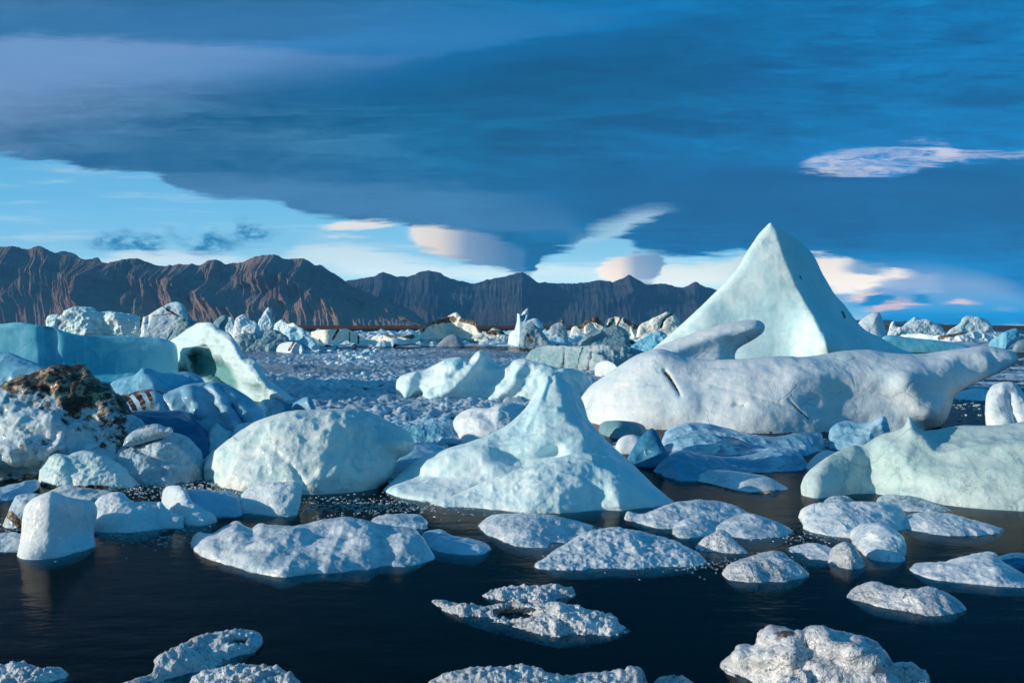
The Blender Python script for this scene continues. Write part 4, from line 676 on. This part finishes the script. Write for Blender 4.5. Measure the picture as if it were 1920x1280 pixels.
# ---- centre front
B('iceberg', 'rounded white boulder iceberg left of the cone berg', [(376, 888), (377, 866), (394, 850), (418, 832), (448, 811), (480, 790), (520, 775), (570, 768), (610, 768), (650, 767), (690, 772), (722, 786), (752, 800), (770, 812), (778, 828), (774, 842), (762, 852), (746, 860), (738, 880), (728, 900), (712, 914)], [(376, 890), (400, 908), (450, 920), (540, 927), (620, 925), (690, 920), (712, 916)], 'white_ice', rdg=((.8, .09), (.25, .02)), noise=((.9, .07), (.3, .03), (.1, .01)), lean=.75, R=60, tk=.8, p=1.5, thick=.4,
  ft=[('crack', [(520, 850), (548, 872), (570, 910)], 7, .10), ('crack', [(658, 868), (670, 884)], 8, .14), ('bump', [(740, 828), (765, 838)], 18, .14), ('crack', [(700, 800), (735, 855)], 16, .15), ('bump', [(560, 790), (640, 800)], 30, .08)], blue=[('poly', [(640, 775), (740, 800), (740, 850), (700, 880), (660, 820)], 30, .5)])
CB = bpy.data.objects.new('cone_iceberg', None); COL.objects.link(CB); CB.location = (0.7, 15.0, 0)
tag(CB, 'smooth cone-peaked iceberg with a lower dome in front, at the centre', 'iceberg')
B('ice_peak', None, [(718, 919), (738, 899), (758, 882), (776, 866), (805, 852), (845, 838), (880, 828), (912, 816), (944, 800), (966, 784), (982, 768), (996, 748), (1008, 728), (1019, 711), (1026, 704), (1033, 706), (1042, 703), (1052, 709), (1064, 717), (1078, 729), (1090, 746), (1097, 764), (1104, 785), (1122, 808), (1150, 836), (1180, 864), (1210, 892), (1235, 918), (1250, 932)], [(718, 920), (760, 934), (850, 944), (930, 944), (1060, 940), (1180, 936), (1250, 932)], 'mint_ice', parent=CB, rdg=((.7, .04), (.2, .012)), noise=((1.1, .04), (.35, .015), (.12, .006)), lean=1.25, R=24, tk=.9, p=1.5, flare=1.5, thick=.3, step=2.0,
  ft=[('roof', [(1038, 700), (1048, 722), (1056, 750), (1062, 785), (1108, 826), (1146, 862), (1196, 908), (1220, 950)], .34, 2.8, (300, 60), 3), ('bump', [(1027, 708), (1010, 760), (985, 800)], 7, .05), ('crack', [(1035, 708), (1022, 745)], 5, .10), ('bump', [(800, 872), (880, 850), (930, 852)], 20, .16), ('crack', [(935, 850), (965, 862), (1000, 862), (1040, 850)], 16, .55), ('crack', [(820, 900), (900, 886)], 10, .10)])
B('ice_dome', None, [(800, 944), (835, 934), (868, 920), (905, 903), (935, 892), (968, 883), (1003, 870), (1045, 857), (1085, 850), (1122, 851), (1152, 861), (1186, 881), (1220, 906), (1246, 926), (1264, 940)], [(800, 945), (850, 950), (930, 955), (1000, 961), (1060, 961), (1120, 958), (1190, 953), (1235, 948), (1264, 942)], 'mint_ice', parent=CB, rdg=((.6, .05), (.18, .014)), noise=((.8, .04), (.25, .015), (.1, .006)), lean=1.5, R=22, tk=.8, p=1.4, flare=1.5, step=1.8,
  ft=[('roof', [(1118, 845), (1150, 868), (1196, 908), (1225, 945)], .05, 1.6, (30, 50), 8), ('bump', [(1010, 900), (1080, 885)], 40, .12), ('bump', [(1150, 905), (1165, 945)], 20, .14), ('crack', [(1105, 910), (1118, 955)], 12, .16), ('crack', [(905, 925), (985, 905), (1040, 915)], 9, .07)])
# ---- left front
B('iceberg', 'brown dirt-capped white iceberg at the left edge', [(-140, 905), (-140, 760), (-60, 742), (0, 724), (14, 716), (32, 708), (60, 700), (84, 692), (104, 686), (130, 686), (158, 684), (168, 690), (176, 704), (192, 716), (206, 722), (214, 734), (232, 744), (244, 764), (262, 788), (282, 806), (296, 824), (302, 850), (290, 885)], [(-140, 903), (60, 903), (160, 903), (290, 896)], 'dirty_ice', rdg=((.6, .14), (.2, .05)), noise=((.8, .10), (.25, .05), (.08, .015)), lump=((.45, .10),), jag=3, lean=.75, R=44, tk=.8, thick=.6,
  ft=[('bump', [(40, 790), (110, 800)], 30, .25), ('bump', [(20, 840), (110, 835)], 20, .3), ('crack', [(130, 810), (180, 830)], 22, .15), ('bump', [(200, 770), (225, 800)], 14, .14), ('pit', [(-140, 868), (90, 858), (140, 866), (140, 920), (-140, 920)], 22, .25)],
  dirt=[('poly', [(-10, 722), (30, 704), (100, 680), (172, 680), (200, 716), (236, 742), (250, 772), (218, 778), (200, 752), (170, 760), (140, 780), (118, 770), (96, 742), (60, 735), (20, 738)], 24, 1.0), ('line', [(60, 740), (150, 790), (200, 820)], 40, .42), ('line', [(180, 760), (225, 800), (230, 840)], 26, .5), ('line', [(215, 740), (290, 800)], 12, .6), ('poly', [(10, 815), (130, 812), (140, 845), (10, 850)], 16, .34), ('line', [(-100, 895), (120, 895)], 14, .5)], blue=[('poly', [(-140, 866), (140, 862), (150, 905), (-140, 905)], 8, .6)])
B('ice_chunk', 'low rounded snowy ice lump behind the pale pillow of ice', [(204, 895), (212, 862), (224, 842), (242, 830), (262, 822), (290, 816), (322, 810), (348, 818), (366, 832), (380, 856), (382, 892)], [(204, 908), (300, 910), (382, 900)], 'dirty_ice', rdg=((.5, .09), (.16, .03)), noise=((.5, .06), (.15, .02)), lean=1, R=26, ft=[('bump', [(290, 832), (330, 840)], 18, .12), ('crack', [(270, 850), (300, 880)], 18, .15)], blue=[('poly', [(250, 850), (360, 860), (370, 900), (240, 905)], 18, .6)], cat='ice chunk')
B('ice_chunk', 'angular frosted plate of ice resting on the snowy lump', [(230, 836), (236, 820), (250, 808), (272, 798), (296, 794), (310, 800), (321, 800), (324, 812), (306, 820), (280, 828), (250, 836)], None, 'dirty_ice', closedY=16.1, R=14, thick=.1, noise=((.2, .02),), cat='ice chunk', dirt=[('line', [(250, 804), (300, 794), (320, 800)], 5, .5)])
B('ice_chunk', 'small frosted ice lobe left of the snowy lump', [(168, 868), (172, 846), (182, 831), (198, 822), (212, 822), (219, 832), (226, 868)], [(168, 885), (226, 888)], 'pale_ice', noise=((.3, .02),), lean=.8, cat='ice chunk')
B('iceberg', 'pale pillow-shaped ice berg with a dark waterline below the dirty berg', [(72, 906), (74, 884), (83, 862), (98, 850), (114, 849), (128, 852), (140, 847), (160, 844), (182, 848), (204, 858), (228, 872), (252, 886), (270, 904)], [(72, 908), (110, 915), (190, 915), (240, 913), (270, 907)], 'white_ice', rdg=((.4, .05), (.12, .015)), noise=((.4, .035), (.12, .012)), lean=.8, R=26, ft=[('crack', [(124, 848), (136, 912)], 6, .10)], dirt=[('line', [(72, 908), (110, 914), (200, 915)], 8, .55)])
# ---- floes from the middle water to the shore side
G1 = 'wet ice floes scattered through the foreground water'
def floe(label, top, water, mat='floe_ice', k=.42, noise=((.3, .022), (.1, .012)), rdg=((.55, .035), (.22, .015)), jag=1.6, name='ice_floe', **kw):
    kw.setdefault('ext', 20); kw.setdefault('flare', 1.3)
    return B(name, label, top, water, mat, k=k, noise=noise, rdg=rdg, jag=jag, cat='ice floe', group=G1, **kw)
CR = dict(mat='crystal_ice', noise=((.25, .022), (.07, .020), (.03, .013)), lump=((.06, .03),), rdg=((.5, .05), (.16, .02)), jag=3.5)
floe('low blue-white floe at the left edge below the dirty berg', [(-60, 935), (-50, 918), (0, 913), (35, 905), (68, 898), (74, 912), (60, 925), (30, 934)], [(-60, 938), (30, 938), (66, 926)], 'shade_ice')
floe('thin snowy floe behind the white cube block', [(80, 930), (98, 918), (130, 907), (150, 914), (200, 918), (215, 926), (205, 936)], [(80, 936), (205, 940)], 'floe_ice')
floe('pink-stained rough ice behind the white cube block', [(4, 985), (14, 962), (28, 932), (48, 925), (80, 927), (100, 935), (104, 985)], [(4, 990), (104, 992)], 'dirty_ice', lean=.7, dirt=[('all', .3), ('line', [(20, 965), (40, 985)], 12, .8)])
floe('low floe touching the left edge beside the cube block', [(-60, 1028), (-50, 1006), (0, 999), (30, 998), (42, 1012), (44, 1030)], [(-60, 1034), (44, 1034)], 'floe_ice')
floe('wedge of pale ice right of the white cube block', [(174, 992), (176, 960), (180, 940), (194, 928), (214, 922), (230, 924), (240, 934), (256, 940), (284, 940), (300, 944), (312, 985)], [(174, 997), (240, 998), (312, 990)], 'pale_ice', lean=1.2, R=22)
floe('small curved ice lobe beside the pale wedge', [(288, 982), (289, 958), (294, 944), (302, 940), (312, 953), (332, 962), (345, 966), (345, 984)], [(288, 990), (345, 990)], 'pale_ice', lean=.9, R=16)
floe('blue saddle-shaped ice floe between two upright ends', [(340, 955), (350, 920), (372, 917), (400, 920), (430, 920), (448, 930), (455, 960)], [(340, 972), (455, 968)], 'shade_ice', lean=1.6)
floe('upright rounded ice block at the left end of the saddle floe', [(303, 945), (306, 920), (316, 911), (334, 910), (347, 918), (358, 935), (374, 950), (400, 962), (408, 975)], [(303, 960), (340, 982), (380, 986), (408, 980)], 'pale_ice', lean=1.1, R=18)
floe('square-ended ice block at the right end of the saddle floe', [(432, 952), (444, 932), (462, 918), (482, 908), (510, 903), (540, 903), (561, 904), (566, 918), (563, 945), (558, 962)], [(432, 958), (480, 962), (520, 967), (558, 966)], 'pale_ice', lean=.8, R=16)
B('ice_block', 'upright white cube-like ice block reflected in the dark water at left', [(31, 1044), (36, 1022), (40, 1000), (41, 975), (46, 950), (58, 937), (76, 927), (96, 921), (110, 925), (128, 932), (150, 936), (172, 939), (181, 948), (183, 962), (178, 985), (176, 1005), (180, 1024)], [(31, 1046), (60, 1048), (96, 1046), (140, 1036), (180, 1027)], 'pale_ice', noise=((.4, .03), (.1, .01)), lean=.35, R=26, tk=.8, thick=.25, ft=[('roof', [(98, 918), (96, 960), (90, 1050)], .5, 1.3, 60, 5)], cat='ice block')
floe('wide pitted white floe with a raised left ridge, left of centre', [(357, 1020), (361, 1006), (374, 998), (398, 1000), (422, 986), (444, 975), (456, 984), (470, 990), (486, 981), (510, 984), (545, 986), (575, 982), (605, 974), (645, 968), (680, 974), (710, 982), (745, 986), (775, 990), (792, 1006), (806, 1030), (816, 1046)], [(357, 1024), (380, 1040), (430, 1058), (480, 1071), (520, 1083), (545, 1081), (600, 1071), (690, 1071), (715, 1058), (760, 1063), (816, 1049)], ft=[('bump', [(440, 980), (400, 1020), (400, 1040)], 16, .12), ('crack', [(470, 995), (500, 1030), (600, 1040)], 14, .10), ('bump', [(640, 975), (700, 1010), (780, 1010)], 24, .10), ('bump', [(480, 1060), (640, 1060)], 16, .08)], lump=((.35, .06),), R=22)
floe('thin frosted floe behind the wide pitted floe', [(692, 980), (706, 968), (745, 963), (786, 965), (803, 978), (800, 986)], [(692, 984), (750, 992), (800, 990)], k=.35)
floe('blue sloping floe trailing right of the wide pitted floe', [(785, 1018), (794, 998), (822, 992), (848, 1002), (885, 1009), (910, 1016), (924, 1027)], [(785, 1026), (850, 1037), (900, 1039), (924, 1030)], 'shade_ice', ft=[('bump', [(850, 1018), (905, 1025)], 9, .04)])
floe('teardrop floe lit cream at its left end, below the cone berg', [(893, 988), (904, 976), (926, 965), (960, 962), (1000, 962), (1030, 964), (1062, 972), (1095, 980), (1130, 990)], [(893, 992), (925, 1006), (960, 1022), (1020, 1026), (1062, 1020), (1130, 994)], ft=[('roof', [(985, 960), (985, 1026)], .1, .4, 60, 5)])
floe('triangular crystal-crusted floe below centre right', [(1000, 1060), (1018, 1046), (1040, 1032), (1070, 1012), (1100, 998), (1130, 990), (1158, 988), (1190, 994), (1225, 1002), (1258, 1010), (1290, 1024), (1312, 1038), (1328, 1054)], [(1000, 1063), (1060, 1068), (1150, 1064), (1240, 1064), (1300, 1061), (1328, 1057)], 'floe_ice', noise=((.3, .02), (.08, .016), (.03, .008)), lump=((.08, .02),), jag=2.5, R=26)
floe('long ragged blue-white floe right of the cone berg skirt', [(1172, 968), (1178, 958), (1200, 964), (1225, 956), (1255, 944), (1290, 937), (1320, 937), (1350, 939), (1380, 948), (1405, 960), (1415, 968)], [(1172, 974), (1220, 986), (1270, 992), (1330, 988), (1415, 974)], R=14)
floe('small rounded floe tucked under the long ragged one', [(1260, 996), (1266, 982), (1285, 972), (1308, 970), (1330, 977), (1350, 990)], [(1260, 1001), (1280, 1008), (1320, 1003), (1350, 994)], R=14)
floe('flat speckled floe at the right tail of the long ragged one', [(1338, 992), (1360, 974), (1390, 963), (1420, 964), (1448, 974), (1470, 984), (1486, 994)], [(1338, 1000), (1400, 1010), (1465, 1006), (1486, 998)], R=14)
floe('small pyramid-shaped crystal floe right of the triangular one', [(1303, 1024), (1316, 1010), (1332, 1001), (1346, 993), (1358, 994), (1370, 1004), (1384, 1020), (1402, 1034)], [(1303, 1030), (1350, 1036), (1402, 1037)], 'crystal_ice', lean=1.2, jag=2, R=12)
floe('sparkling dome floe with a thin waterline lip, right of centre', [(1354, 1072), (1366, 1058), (1392, 1046), (1420, 1038), (1448, 1031), (1468, 1034), (1480, 1046), (1500, 1060), (1516, 1074)], [(1354, 1078), (1375, 1088), (1440, 1090), (1495, 1086), (1516, 1078)], 'crystal_ice', k=.55, R=16, jag=2)
floe('thin grey floe behind the small white nub', [(1472, 1028), (1500, 1019), (1530, 1017), (1556, 1024), (1570, 1040)], [(1472, 1032), (1520, 1046), (1570, 1048)], k=.35)
floe('small upright white nub of ice left of the egg-shaped lump', [(1553, 1052), (1558, 1032), (1572, 1020), (1588, 1016), (1602, 1024), (1612, 1040), (1622, 1058)], [(1553, 1056), (1590, 1066), (1622, 1064)], 'crystal_ice', lean=1.0, R=14, jag=1.5)
floe('brownish low floe in the shadow of the sharp-finned berg', [(1642, 942), (1650, 931), (1672, 926), (1705, 930), (1740, 939), (1770, 949), (1784, 956)], [(1642, 945), (1700, 957), (1784, 960)], 'dirty_ice', dirt=[('all', .3)])
floe('tiny brownish floe left of the brownish low one', [(1545, 938), (1560, 930), (1585, 929), (1602, 938)], [(1545, 942), (1602, 944)], 'dirty_ice', dirt=[('all', .3)])
floe('broad blue-white floe under the sharp-finned berg', [(1497, 968), (1502, 955), (1520, 946), (1550, 941), (1600, 940), (1645, 940), (1676, 944), (1694, 956), (1704, 975)], [(1497, 974), (1510, 992), (1560, 1004), (1620, 1006), (1704, 990)], 'pale_ice', k=.5, R=24)
floe('long tapering floe reaching right from the broad one', [(1690, 984), (1702, 966), (1728, 960), (1760, 961), (1790, 965), (1825, 974), (1855, 982), (1884, 992)], [(1690, 990), (1740, 1000), (1800, 1004), (1860, 1001), (1884, 995)], 'floe_ice', k=.5)
floe('egg-shaped frosted ice lump in front of the broad floe', [(1594, 1010), (1597, 994), (1612, 983), (1636, 979), (1658, 983), (1680, 994), (1694, 1008), (1700, 1026), (1697, 1044)], [(1594, 1016), (1612, 1036), (1650, 1050), (1697, 1050)], 'floe_ice', k=.6, R=22)
floe('white ridged floe at the right edge', [(1704, 1064), (1714, 1055), (1742, 1053), (1770, 1052), (1796, 1045), (1824, 1037), (1852, 1032), (1868, 1036), (1878, 1050), (1900, 1064), (1930, 1080), (1960, 1092)], [(1704, 1069), (1740, 1083), (1800, 1091), (1880, 1098), (1960, 1102)], 'floe_ice', k=.5, ft=[('roof', [(1862, 1030), (1868, 1060), (1890, 1100)], .2, .9, 40, 3)])
floe('flat blue floe behind the ridged one at the right edge', [(1862, 1056), (1872, 1044), (1895, 1037), (1930, 1036), (2000, 1036), (2010, 1066)], [(1862, 1064), (2010, 1074)], 'shaded_deep_ice')
floe('beige-grey sausage-shaped floe low at right', [(1588, 1116), (1598, 1102), (1618, 1092), (1642, 1088), (1664, 1096), (1690, 1103), (1715, 1103), (1742, 1100), (1768, 1106), (1790, 1118), (1804, 1130), (1813, 1141)], [(1588, 1121), (1640, 1136), (1720, 1149), (1780, 1152), (1813, 1146)], 'crystal_ice', k=.6, R=16, jag=2.5, noise=((.25, .02), (.06, .01)))
floe('glassy granular floe with a dark melt pool at bottom centre', [(810, 1127), (820, 1124), (850, 1126), (885, 1132), (910, 1136), (940, 1132), (980, 1133), (1030, 1128), (1062, 1132), (1094, 1142), (1124, 1148), (1150, 1155), (1160, 1168), (1184, 1182)], [(810, 1130), (860, 1152), (920, 1166), (980, 1179), (1040, 1194), (1080, 1194), (1150, 1188), (1184, 1185)], k=.4, ft=[('pit', [(920, 1142), (960, 1136), (1010, 1140), (1030, 1146), (990, 1154), (940, 1152)], 5, .16), ('bump', [(1050, 1150), (1100, 1165)], 14, .05)], R=14, **CR)
floe('thin granular floe just behind the one with the melt pool', [(906, 1116), (926, 1106), (965, 1100), (1010, 1098), (1045, 1097), (1068, 1101), (1076, 1111)], [(906, 1119), (950, 1129), (1040, 1127), (1076, 1118)], k=.35, R=10, **CR)
floe('long curved granular floe with a rusty hollow at bottom left', [(180, 1330), (215, 1290), (250, 1272), (284, 1256), (292, 1238), (312, 1220), (342, 1203), (372, 1191), (405, 1185), (440, 1181), (472, 1181), (490, 1192), (493, 1205), (486, 1216)], [(180, 1345), (240, 1318), (290, 1296), (330, 1272), (375, 1252), (430, 1236), (470, 1224), (486, 1220)], k=.4, ft=[('pit', [(415, 1204), (440, 1194), (462, 1198), (462, 1208), (430, 1212)], 5, .08)], dirt=[('poly', [(420, 1202), (445, 1194), (465, 1199), (460, 1210), (430, 1210)], 6, .6)], R=16, **CR)
floe('granular floe cut by the bottom edge beside the long curved one', [(330, 1330), (346, 1288), (362, 1266), (390, 1252), (425, 1245), (462, 1243), (500, 1248), (530, 1258), (552, 1274), (566, 1310)], [(330, 1345), (566, 1340)], k=.4, R=16, **CR)
floe('small granular floe in the bottom left corner', [(-60, 1268), (-30, 1256), (10, 1248), (42, 1241), (62, 1246), (80, 1256), (104, 1252), (122, 1256), (130, 1266)], [(-60, 1276), (20, 1284), (90, 1280), (130, 1270)], k=.4, R=12, **CR)
floe('wide granular floe cut by the bottom edge in the middle', [(780, 1310), (804, 1278), (838, 1262), (872, 1253), (930, 1250), (980, 1249), (1018, 1258), (1060, 1264), (1110, 1258), (1160, 1256), (1198, 1255), (1206, 1268), (1200, 1300)], [(780, 1330), (900, 1345), (1200, 1330)], k=.35, R=14, **CR)
floe('thin sliver of granular ice at the bottom between two floes', [(1222, 1284), (1232, 1272), (1258, 1266), (1284, 1268), (1300, 1278), (1310, 1290)], [(1222, 1292), (1310, 1298)], k=.35, R=8, **CR)
floe('large rugged ice mass with a rusty hump at bottom right', [(1348, 1252), (1354, 1238), (1374, 1224), (1380, 1209), (1396, 1205), (1414, 1207), (1424, 1192), (1440, 1178), (1466, 1176), (1490, 1184), (1508, 1184), (1524, 1176), (1552, 1178), (1584, 1184), (1612, 1190), (1642, 1202), (1658, 1220), (1674, 1244), (1686, 1270), (1700, 1310)], [(1348, 1258), (1400, 1274), (1450, 1296), (1560, 1330), (1700, 1335)], 'crystal_ice', k=.62, noise=((.3, .05), (.1, .02), (.04, .01)), lump=((.22, .06), (.07, .015)), jag=3, R=24, ft=[('bump', [(1440, 1190), (1490, 1195)], 18, .10), ('bump', [(1390, 1225), (1480, 1235)], 22, .12), ('crack', [(1500, 1210), (1560, 1240)], 14, .16), ('bump', [(1560, 1200), (1640, 1240)], 22, .10)], dirt=[('poly', [(1415, 1208), (1440, 1176), (1485, 1182), (1495, 1200), (1450, 1212)], 8, .40)])
floe('small granular lump in front of the rugged ice mass', [(1450, 1320), (1456, 1284), (1466, 1266), (1486, 1259), (1508, 1258), (1524, 1266), (1530, 1284), (1534, 1320)], [(1450, 1335), (1534, 1335)], k=.6, R=14, **CR)
floe('gritty granular lump right of the rugged ice mass', [(1652, 1310), (1658, 1270), (1668, 1252), (1686, 1246), (1706, 1244), (1728, 1254), (1740, 1268), (1752, 1310)], [(1652, 1330), (1752, 1330)], k=.6, R=14, dirt=[('all', .2)], **CR)
# ---- countable loose chunks among the brash
rnd = random.Random(4)
def chunk_proto(seed, sub=3):
    import bmesh
    bm = bmesh.new(); bmesh.ops.create_icosphere(bm, subdivisions=sub, radius=1); P = np.array([v.co[:] for v in bm.verts])
    f1, f2, idd = worley(P * 1.1 + seed, seed, 1.0); P = P * (1 + .45 * (idd - .5)[:, None] + .22 * fbm(P * 1.5 + seed, 3, seed)[:, None]) * np.array([1.0, .8, .55])
    for v, p_ in zip(bm.verts, P): v.co = p_
    bmesh.ops.recalc_face_normals(bm, faces=bm.faces[:])
    me = bpy.data.meshes.new('ice_chunk'); bm.to_mesh(me); bm.free()
    me.polygons.foreach_set('use_smooth', np.full(len(me.polygons), seed % 2 == 0))
    for nm, v in (('blue', .3 * (seed % 3)), ('dirt', 0.0)):
        a = me.attributes.new(nm, 'FLOAT', 'POINT'); a.data.foreach_set('value', np.full(len(me.vertices), v, np.float32))
    return me
PR = [chunk_proto(i) for i in range(2, 9)]
def scatter(n, box, size, mats, label, group):
    for _ in range(n):
        px = rnd.uniform(box[0], box[2]); py = rnd.uniform(box[1], box[3]); Y = float(gY(py)); p = at(px, py, Y)
        me = rnd.choice(PR); o = bpy.data.objects.new('ice_chunk', me); COL.objects.link(o)
        if not me.materials: me.materials.append(MAT[mats])
        s = rnd.uniform(*size) * Y / F / 2; o.location = (float(p[0]), Y, s * .18); o.rotation_euler = (rnd.uniform(-.3, .3), rnd.uniform(-.3, .3), rnd.uniform(0, 6.28)); o.scale = (s * rnd.uniform(.9, 1.5), s, s * rnd.uniform(.8, 1.3))
        tag(o, label, 'ice chunk', group)
scatter(60, (560, 654, 705, 690), (8, 20), 'far_ice', 'small blue-white ice chunk crowded below the yellow-white block iceberg', 'ice chunks crowded below the yellow-white block berg')
scatter(55, (520, 704, 745, 730), (8, 19), 'far_ice', 'small pale ice chunk in the row left of the lumpy turquoise berg', 'ice chunks in the row left of the lumpy berg')
scatter(26, (1000, 700, 1110, 745), (7, 16), 'far_ice', 'small ice chunk between the lumpy turquoise berg and the long white berg', 'ice chunks between the lumpy berg and the long berg')
scatter(22, (735, 795, 860, 860), (5, 13), 'far_ice', 'small ice chunk in the gap behind the boulder and cone bergs', 'ice chunks in the gap behind the boulder berg')
# small chips and slivers floating on the dark water: stuff
def chips():
    rs = np.random.RandomState(8); Vs = []; Fs = []; n0 = 0
    def put(px, py, s, h):
        nonlocal n0
        Y = float(gY(py)); p = at(px, py, Y); k = rs.randint(5, 8); a = np.sort(rs.uniform(0, 6.28, k)); r = s * Y / F * rs.uniform(.35, 1, k) / 2
        asp = rs.uniform(.5, 1.2); x = p[0] + np.cos(a) * r * 1.5; y = Y + np.sin(a) * r * asp * 1.4; hh = h * Y / F
        lo = np.stack([x, y, 0 * x - .01], 1); hi = np.stack([p[0] + (x - p[0]) * .75, Y + (y - Y) * .75, 0 * x + hh * rs.uniform(.5, 1, k)], 1); c = np.array([[p[0], Y, hh * 1.1]])
        Vs.append(np.vstack([lo, hi, c])); 
        for i in range(k):
            j = (i + 1) % k; Fs.append([n0 + i, n0 + j, n0 + k + j, n0 + k + i]); Fs.append([n0 + k + i, n0 + k + j, n0 + 2 * k])
        n0 += 2 * k + 1
    def field(n, cx, cy, sx, sy, s, h):
        for _ in range(int(n * (.35 if cy > 1080 else 1))):
            x, y = rs.normal(cx, sx), rs.normal(cy, sy)
            if 655 < y < 1300: put(x, y, rs.uniform(*s), rs.uniform(*h))
    field(700, 330, 915, 90, 12, (2, 7), (.6, 2)); field(700, 700, 948, 120, 9, (2, 8), (.4, 1.6)); field(300, 260, 1000, 60, 12, (2, 8), (.4, 1.4))
    field(150, 430, 905, 60, 10, (3, 9), (.6, 2)); field(120, 1220, 1045, 90, 14, (2, 7), (.6, 2)); field(120, 1500, 1005, 60, 10, (2, 7), (.6, 2))
    field(150, 60, 1000, 40, 16, (3, 12), (.6, 2)); field(200, 1380, 1060, 60, 8, (2, 6), (.6, 1.8)); field(160, 820, 800, 70, 14, (3, 8), (.6, 2)); field(200, 1750, 760, 90, 14, (3, 12), (.6, 2))
    V = np.vstack(Vs); me = bpy.data.meshes.new('ice_chips'); me.from_pydata(V.tolist(), [], Fs); me.update(); me.materials.append(MAT['dirty_ice'])
    for nm in ('blue', 'dirt'):
        a = me.attributes.new(nm, 'FLOAT', 'POINT'); a.data.foreach_set('value', np.full(len(V), .15 if nm == 'blue' else 0, np.float32))
    o = bpy.data.objects.new('ice_chips', me); COL.objects.link(o); tag(o, 'tiny chips and slivers of ice drifting on the dark water', 'ice chips', None, 'stuff')
chips()
#MARK_HAZE
# air: even haze over the lagoon
def haze():
    m = bpy.data.materials.new('haze'); m.use_nodes = True; k = NT(m.node_tree); k.n.clear()
    v = k.new('ShaderNodeVolumePrincipled'); v.inputs['Density'].default_value = 4.6e-5; v.inputs['Color'].default_value = (.14, .52, 1.0, 1)
    v.inputs['Anisotropy'].default_value = 0
    o = k.new('ShaderNodeOutputMaterial'); k.l.new(v.outputs[0], o.inputs['Volume'])
    S = 9500; z0 = -7.5; z1 = 1300
    V = [(-S, -60, z0), (S, -60, z0), (S, 9700, z0), (-S, 9700, z0), (-S, -60, z1), (S, -60, z1), (S, 9700, z1), (-S, 9700, z1)]
    Fq = [(3, 2, 1, 0), (4, 5, 6, 7), (0, 1, 5, 4), (1, 2, 6, 5), (2, 3, 7, 6), (3, 0, 4, 7)]
    ob = mesh_obj('haze', V, Fq, m, smooth=False); tag(ob, 'thin blue air haze over the lagoon', 'haze', None, 'stuff')
haze()
